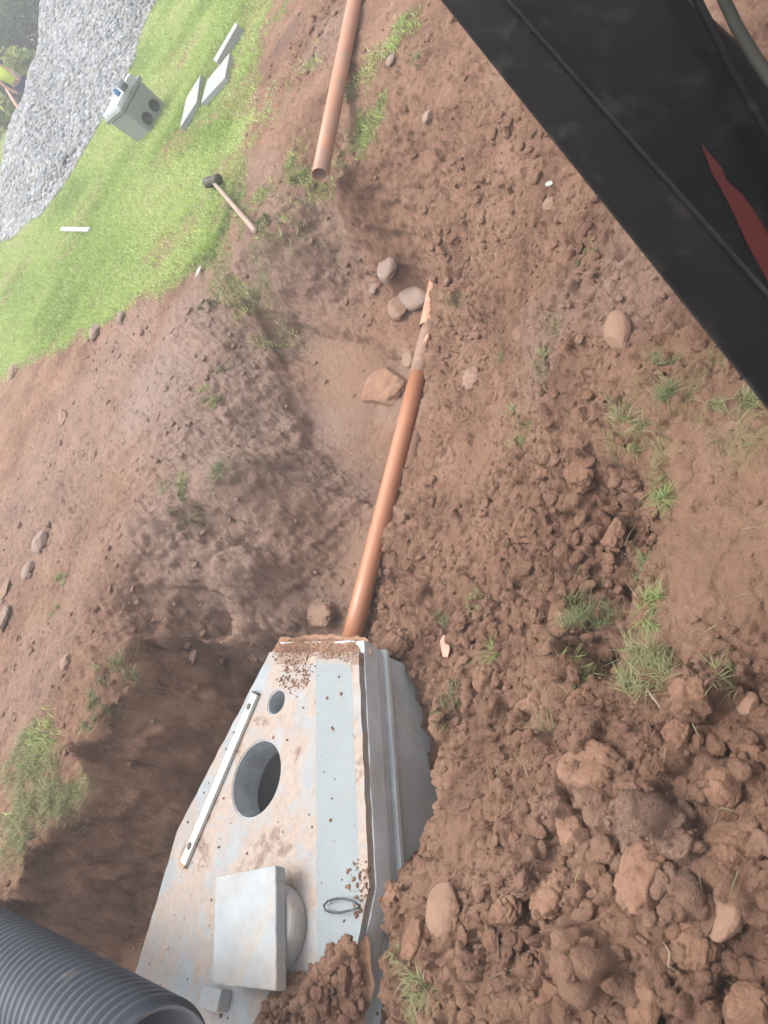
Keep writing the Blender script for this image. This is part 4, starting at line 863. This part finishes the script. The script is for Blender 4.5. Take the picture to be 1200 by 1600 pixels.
# distribution chamber
bc0 = P(262, 163, .0); bc1 = P(237, 211, .0); fx = (bc0-bc1); wB = fx.length; bang = math.atan2(fx.y, fx.x)
box = empty('plastic_chamber', ((bc0+bc1)/2), bang, label='square grey plastic chamber with two round holes standing on the lawn', cat='chamber')
hw, tw, ht, dp = wB/2-.015, wB/2+.02, .37, .40
def frust(name, w0, w1, d0, d1, z0, z1, mat, par, y0=0, bev=.008):
    V = [(-w0, y0-0, z0), (w0, y0-0, z0), (w0, y0+d0, z0), (-w0, y0+d0, z0), (-w1, y0-(d1-d0)/2, z1), (w1, y0-(d1-d0)/2, z1), (w1, y0+d0+(d1-d0)/2, z1), (-w1, y0+d0+(d1-d0)/2, z1)]
    F = [(3, 2, 1, 0), (4, 5, 6, 7), (0, 1, 5, 4), (1, 2, 6, 5), (2, 3, 7, 6), (3, 0, 4, 7)]
    return bevel(mesh_np(name, V, F, M[mat], par, smooth=False), bev)
frust('body', hw, tw-.015, dp, dp+.06, -.02, ht, 'boxp', box, bev=.03)
frust('rim', tw, tw+.008, dp+.08, dp+.09, ht+.0005, ht+.05, 'boxp', box, -.04, .006)
frust('lid', tw-.02, tw-.03, dp+.04, dp+.02, ht+.0508, ht+.105, 'boxl', box, -.02, .01)
for hx in (-.10, .09):
    hzz = .13; yv = -.03*hzz/ht-.006
    V, F = lathe((hx, yv, hzz), (0, 1, 0), [(-.003, .0005), (-.003, .056), (-.007, .060), (-.007, .066), (.02, .069)], 32); o = mesh_np('hole_shade_disc', V, F, M['inside'], box)  # proud disc painted dark in place of the shade inside a hole
def boxpt(px, py, z): return P(px, py, z)
tz = ht+.105; cpt = P(187, 148, tz)
V, F = lathe(cpt, (0, 0, 1), [(0, 0), (0, .035), (.05, .035), (.07, .018), (.085, .018), (.085, 0)], 20); mesh_np('blue_cap', V, F, M['blue'], label='small blue plastic bottle on the grey chamber', cat='bottle')
cpt = P(197, 138, tz)
V, F = lathe(cpt, (0, 0, 1), [(0, 0), (0, .05), (.10, .055), (.10, .045), (.02, .042), (.02, 0)], 24); mesh_np('grey_pot', V, F, M['can'], label='dull grey pot on the grey chamber beside the blue bottle', cat='pot')
cpt = P(205, 127, tz); o = prism('white_block', [(cpt.x+a, cpt.y+b) for a, b in ((-.06, -.04), (.05, -.05), (.06, .05), (-.05, .05))], tz, tz+.06, M['lath'], bev=.008, label='small white block on the corner of the grey chamber', cat='block')
# white slabs
slabs = [([(281, 199), (291, 152), (313, 117), (307, 159)], .075, .06, 'pale slab on the lawn nearest the grey chamber'),
         ([(314, 161), (323, 126), (359, 82), (351, 121)], .075, .06, 'pale slab with a pointed corner, middle of the three on the lawn'),
         ([(333, 93), (367, 35), (371, 38), (338, 97)], .11, .10, 'narrow slab edge, topmost of the three pale slabs on the lawn')]
for q, z1, th, lab in slabs:
    pts_ = [P(a, b, z1) for a, b in q]; prism('paving_slab', [(v.x, v.y) for v in pts_], z1-th, z1, M['slab'], bev=.006, label=lab, cat='slab', group='pale slabs lying on the lawn')
# lath on the lawn
l0, l1 = P(95, 357, .045), P(138, 358, .045); d = (l1-l0).normalized(); nn_ = Vector((-d.y, d.x, 0))*.028
prism('wooden_lath', [(v.x, v.y) for v in (l0-nn_, l1-nn_, l1+nn_, l0+nn_)], .02, .045, M['lath'], bev=.003, label='short white wooden lath lying on the lawn alone', cat='lath')
# sledgehammer
h1 = hit(400, 362)[0]; h1 = P(400, 362, h1.z+.07); h0 = P(332, 283, .09)
ham = empty('sledgehammer', h0, 0, label='sledgehammer with dark head and pale wooden handle on worn grass', cat='hammer')
v0 = Vector((0, 0, 0)); hd = (h1-h0)
mesh_np('handle', *tube([v0-hd.normalized()*.04, hd*.1, hd*.5, hd*.93, hd], [.017, .016, .018, .020, .019], 16), M['wood'], ham)
ha = P(312, 290, .07)-P(352, 277, .07); ha.normalize()
V, F = lathe(-ha*.12, ha, [(0, 0), (0, .036), (.015, .045), (.07, .045), (.09, .032), (.15, .032), (.17, .045), (.225, .045), (.24, .036), (.24, 0)], 20); mesh_np('head', V, F, M['iron'], ham)

# ------------------------------------------------------------ gravel heap
gb = [P(a, b, 0)[:2] for a, b in ((22, 378), (60, 345), (100, 300), (150, 210), (200, 130), (225, 60), (252, 0), (275, -60))]+[(8.6, 16.6), (9.5, 19), (8, 22), (4.5, 22), (1.4, 19.2), (.5, 16.9)]
def heap_h(x, y):
    wx = x+.25*fbm(x*.8, y*.8, 801, 3); wy = y+.25*fbm(x*.8, y*.8+3, 802, 3)
    d = np.maximum(poly_sd(wx, wy, gb), 0); return np.minimum(.31*d, .78+.11*d)*(1+.42*sstep(x, 3.9, 5.2)+.34*(1-sstep(x, 2.3, 3.0))*sstep(x, 1.0, 1.7))*sstep(d, -.05, .4)+.05*fbm(x*2, y*2, 803, 3)*sstep(d, 0, .5)-.06*(poly_sd(wx, wy, gb) < 0)
ax = np.arange(-.5, 10, .06); ay = np.arange(13, 23, .06); GX, GY = np.meshgrid(ax, ay); GZ = heap_h(GX, GY)
idx = np.arange(GX.size).reshape(GX.shape); F = np.stack([idx[:-1, :-1], idx[:-1, 1:], idx[1:, 1:], idx[1:, :-1]], -1).reshape(-1, 4); F = F[(GZ.ravel()[F] > -.055).any(1)]
hb = mesh_np('gravel_heap', np.stack([GX, GY, GZ-.01], -1).reshape(-1, 3), F, M['gravel'], smooth=True, label='packed core of the pale gravel heap beyond the lawn', cat='gravel', kind='stuff'); attr(hb, 'rnd', rng.random(GX.size)*.5)
n = 260000; xx = rng.uniform(-.3, 9.5, n); yy = rng.uniform(13, 19.5, n); zz = heap_h(xx, yy); keep = (zz > .002) & in_view(xx, yy, zz, 60); xx, yy, zz = xx[keep], yy[keep], zz[keep]
m_ = min(len(xx), 52000); sel = rng.choice(len(xx), m_, replace=False); pos = np.stack([xx, yy, zz], -1)[sel]; print('gravel', m_)
pg = [rough(ico(0)[0], 30+i, .4, .1) for i in range(8)] ; pg1 = [rough(I1, 30+i, .25, .1) for i in range(10)]
o, mm = scatter('gravel', pos, .020+.040*rng.random(m_)**1.8, pg1, F1, M['gravel'], .25, (.45, .9), label='loose grey and white gravel stones of the heap', cat='gravel', kind='stuff'); attr(o, 'rnd', np.repeat(np.clip(rng.random(m_)*.9+.1, 0, 1), mm))
o.data.polygons.foreach_set('use_smooth', np.zeros(len(o.data.polygons), bool))

# ------------------------------------------------------------ background: hedge, bushes, trees, person
M['leafd'] = blade_mat('dark_leaves', (.014, .024, .012), (.032, .05, .022), (.05, .07, .03))
M['leafy'] = blade_mat('yellow_leaves', (.16, .20, .05), (.34, .38, .12), (.50, .46, .22))
M['leafm'] = blade_mat('mid_leaves', (.03, .055, .02), (.065, .10, .035), (.10, .13, .05))
M['bark'] = plain('bark', (.06, .045, .035), .9)
def foliage(n, ctr, rad, leaf, seed):
    g = np.random.default_rng(seed); nc = max(6, n//130); cd = g.normal(size=(nc, 3)); cd /= np.linalg.norm(cd, axis=1)[:, None]
    cen = cd*(g.random((nc, 1))**.5)*np.array(rad)*.8; k = g.integers(0, nc, n); off = g.normal(size=(n, 3))*np.array(rad)*.2
    p = cen[k]+off+np.array(ctr); a = g.normal(size=(n, 3)); a /= np.linalg.norm(a, axis=1)[:, None]; b = np.cross(a, g.normal(size=(n, 3))); b /= np.linalg.norm(b, axis=1)[:, None]
    s = leaf*g.uniform(.6, 1.4, (n, 1)); V = np.stack([p-a*s, p+b*s*.5, p+a*s, p-b*s*.5], 1).reshape(-1, 3); F = np.arange(n*4).reshape(n, 4)
    V[:, 2] = np.maximum(V[:, 2], .02)
    return V, F, np.repeat(np.clip(g.random(n)*.7+.3*g.random(nc)[k], 0, 1), 4)
def tree(x, y, h, rw, mat, label, seed, n=9000, trunk=True, cat='tree', name='tree', group=None):
    t = empty(name, (x, y, 0), 0, label=label, cat=cat, group=group)
    if trunk:
        mesh_np('trunk', *tube([(0, 0, -.1), (.05, 0, h*.3), (-.05, .1, h*.6), (0, 0, h*.85)], [h*.03, h*.024, h*.016, h*.006], 10), M['bark'], t)
    V, F, rn = foliage(n, (0, 0, h*.5 if not trunk else h*.52), (rw, rw, h*.5), .07+h*.012, seed); o = mesh_np('crown' if trunk else 'foliage', V, F, M[mat], t, smooth=False); attr(o, 'rnd', rn)
    return t
for k, (x, y, h, rw, lab) in enumerate([(3.0, 40, 7, 2.6, 'dark tree leftmost of the row beyond the gravel heap'), (7.0, 38, 8, 2.8, 'dark tree directly behind the gravel heap crest'), (11.2, 37, 8, 3.0, 'dark tree right of the heap crest in the far row'), (15.5, 36, 7, 3, 'dark tree rightmost in the far row'), (-2, 42, 7, 3, 'dark tree beyond the left end of the far row')]):
    tree(x, y, h, rw, 'leafd', lab, 50+k, 16000, group='dark trees beyond the gravel heap')
for k, (x, y, h, rw, lab) in enumerate([(4.9, 31, 2.6, 3.0, 'dark hedge bush behind the person'), (9.5, 31, 2.6, 2.8, 'dark hedge bush behind the heap crest'), (.5, 32, 2.4, 2.6, 'dark hedge bush left beyond the heap')]):
    tree(x, y, h, rw, 'leafm', lab, 80+k, 16000, False, 'bush', 'bush', 'dark bushes in front of the far trees')
q = ray(37, 103); t = 24/q.y; tree(q.x*t, 24, (CAMH+q.z*t)*2*.82, .42, 'leafy', 'yellow green bush rising behind the heap right of the person', 91, 2500, False, 'bush', 'bush')
q = ray(5, 176); t = 24/q.y; tree(q.x*t, 24, (CAMH+q.z*t)*2*.9, .36, 'leafy', 'yellow green bush behind the heap left of the person', 92, 2200, False, 'bush', 'bush')
# person bending forward behind the heap
def skin(name, joints, edges, mat, par, root=0):
    me = bpy.data.meshes.new(name); me.from_pydata([j[0] for j in joints], edges, []); me.update(); o = bpy.data.objects.new(name, me); C.objects.link(o); o.parent = par
    o.modifiers.new('skin', 'SKIN').use_smooth_shade = True; o.modifiers.new('sub', 'SUBSURF').levels = 2; o.modifiers['sub'].render_levels = 2
    for i, sv in enumerate(me.skin_vertices[0].data): r_ = joints[i][1]; sv.radius = (r_, r_) if isinstance(r_, (int, float)) else r_; sv.use_root = (i == root)
    me.materials.append(M[mat]); return o
M['skin'] = plain('skin', (.50, .29, .22), .6, var=.05); M['hiviz'] = plain('hi_vis_yellow', (.85, 1.0, .12), .7, var=.06); M['navy'] = plain('navy_cloth', (.045, .065, .11), .8); M['hair'] = plain('hair', (.08, .05, .035), .8); M['band'] = plain('silver_band', (.62, .64, .64), .4)
qr = ray(22, 136); tt_ = 21.3/qr.y; hipz = CAMH+qr.z*tt_; 
per = empty('person', (qr.x*tt_+.14, 21.3, 0), 0, label='person in yellow hi-vis vest and navy trousers bending forward behind the gravel heap', cat='person')
H = max(hipz-.02, .62); per.scale = (.85, .85, 1)
body = skin('body', [((0, 0, H), .13), ((-.03, -.03, H+.18), .12), ((-.10, -.06, H+.36), .14), ((-.17, -.10, H+.47), .07), ((-.21, -.12, H+.54), .055), ((-.25, -.15, H+.64), .095), ((-.25, -.16, H+.71), .07),
  ((.10, 0, H-.06), .10), ((.14, -.12, H*.52), .075), ((.14, -.02, .10), .05), ((.14, -.14, .04), .045),
  ((-.10, 0, H-.06), .10), ((-.14, -.14, H*.52), .075), ((-.14, -.02, .10), .05), ((-.14, -.14, .04), .045),
  ((.05, -.09, H+.42), .05), ((.08, -.22, H+.22), .036), ((.0, -.32, H+.06), .028), ((-.02, -.36, H+.01), .026),
  ((-.28, -.06, H+.36), .05), ((-.33, -.18, H+.16), .036), ((-.30, -.28, H-.04), .028), ((-.29, -.33, H-.10), .026)],
  [(0, 1), (1, 2), (2, 3), (3, 4), (4, 5), (5, 6), (0, 7), (7, 8), (8, 9), (9, 10), (0, 11), (11, 12), (12, 13), (13, 14), (2, 15), (15, 16), (16, 17), (17, 18), (2, 19), (19, 20), (20, 21), (21, 22)], 'skin', per)
skin('vest', [((0, 0, H+.06), .165), ((-.03, -.03, H+.18), .155), ((-.10, -.06, H+.34), .175), ((-.15, -.08, H+.43), .11), ((.05, -.09, H+.42), .085), ((-.28, -.06, H+.36), .085)], [(0, 1), (1, 2), (2, 3), (2, 4), (2, 5)], 'hiviz', per)
skin('trousers', [((0, 0, H+.02), .155), ((.10, 0, H-.08), .12), ((.14, -.12, H*.52), .095), ((.14, -.02, .13), .07), ((-.10, 0, H-.08), .12), ((-.14, -.14, H*.52), .095), ((-.14, -.02, .13), .07)], [(0, 1), (1, 2), (2, 3), (0, 4), (4, 5), (5, 6)], 'navy', per)
skin('hair', [((-.255, -.13, H+.68), .085), ((-.25, -.11, H+.73), .075)], [(0, 1)], 'hair', per)
# orange stake by the heap
s0 = ray(28, 168); s1 = ray(9, 139); t0 = 19.5/s0.y; t1 = 19.8/s1.y
a = Vector((s0.x*t0, 19.5, CAMH+s0.z*t0)); b = Vector((s1.x*t1, 19.8, CAMH+s1.z*t1)); a = a+(a-b)*.8
mesh_np('orange_hose', *tube([a, a*.5+b*.5+Vector((.02, 0, .03)), b], [.045, .035, .02], 12), M['pink'], label='pinkish orange tube leaning on the back of the gravel heap beside the person', cat='tube')

# ------------------------------------------------------------ small scraps
def scrap(name, px, py, pts, mat, label, cat, th=.006, rz=0, tilt=.3):
    p, dep = hit(px, py); k = dep/FPX; n = len(pts); V = [(a*k, b*k, z) for z in (0, th) for a, b in pts]
    F = [tuple(range(n))[::-1], tuple(range(n, 2*n))]+[(i, (i+1) % n, n+(i+1) % n, n+i) for i in range(n)]
    o = mesh_np(name, V, F, M[mat], smooth=False, label=label, cat=cat); o.location = p+Vector((0, 0, .03)); o.rotation_euler = (tilt, tilt*.4, rz); return o
scrap('pipe_shard', 703, 1013, [(-5, -16), (4, -17), (9, -4), (7, 12), (0, 18), (-7, 8)], 'pink', 'pink clay shard on the soil right of the tank end', 'shard', .007, R(-60), .5)
scrap('plastic_scrap', 865, 296, [(-5, -4), (0, -7), (6, -2), (4, 4), (-1, 6), (-6, 2)], 'pale', 'pale scrap on bare soil left of the boom', 'scrap', .003, .3, .3)
scrap('plastic_scrap', 315, 428, [(-14, -3), (-2, -5), (15, 0), (3, 4)], 'pale', 'thin pale strip on the lawn edge below the hammer', 'scrap', .003, R(20), .2)
def wisp(name, pxs, r, mat, label, cat):
    pts_ = []
    for a, b in pxs: p, d_ = hit(a, b); pts_.append(p+Vector((0, 0, .012)))
    zs = [p.z for p in pts_]
    for i in range(1, len(pts_)-1): pts_[i].z = max(pts_[i].z, (zs[i-1]+zs[i+1])/2)
    mesh_np(name, *tube(pts_, r, 6), M[mat], label=label, cat=cat)
wisp('root', [(838, 1352), (828, 1380), (812, 1410), (800, 1438), (790, 1462), (786, 1500)], .0022, 'root', 'thin dark root on the soil right of the ochre cobble', 'root')
wisp('root', [(1042, 1470), (1052, 1490), (1064, 1512), (1070, 1520)], .002, 'straw', 'pale rootlet in the lower right clods', 'root')
wisp('root', [(1018, 1080), (1030, 1092), (1036, 1108)], .002, 'straw', 'curled dry stem hanging below the near turf edge', 'root')
# straw and stray blades over the dug soil
n = 2600; xx = rng.uniform(-3, 3, n); yy = .6*np.exp(rng.uniform(0, math.log(10), n)); zz, tm = interp_z(xx, yy); i = np.clip(np.searchsorted(gx, xx)-1, 0, nx-2); j = np.clip(np.searchsorted(gy, yy)-1, 0, ny-2)
keep = in_view(xx, yy, zz, 20) & (rng.random(n) < .35+.6*vn(xx*2, yy*2, 888)-.35*(PD_[j, i] > .05)) & ~(poly_sd(xx, yy, [(TW(s, t).x, TW(s, t).y) for s, t in outline]) > -.05); xx, yy, zz = xx[keep], yy[keep], zz[keep]; n = len(xx)
V, F, rn = blades(np.stack([xx, yy, zz], -1), rng.uniform(.01, .035, n), rng.uniform(.0015, .003, n), rng.uniform(0, 6.28, n), rng.uniform(1, 3.5, n), np.clip(rng.normal(.75, .25, n), 0, 1), 2)
o = mesh_np('straw', V, F, M['tuftp'], smooth=False, label='scattered bits of straw and torn grass on the soil', cat='straw', kind='stuff'); attr(o, 'rnd', rn)

# ------------------------------------------------------------ haze
hm = bpy.data.materials.new('veil'); hm.use_nodes = True; HN = hm.node_tree.nodes; HN.clear()  # thin scattering volume added to stand in for glare on the glass
ho = HN.new('ShaderNodeOutputMaterial'); hv = HN.new('ShaderNodeVolumePrincipled'); hv.inputs['Color'].default_value = (.93, .95, .97, 1); hv.inputs['Density'].default_value = .0105; hv.inputs['Anisotropy'].default_value = .2
hm.node_tree.links.new(hv.outputs[0], ho.inputs['Volume'])
hb_ = prism('veil', [(-62, -25), (62, -25), (62, 62), (-62, 62)], -2.8, 11.5, hm, bev=0, kind='stuff', label='thin pale haze added for window glare', cat='veil')
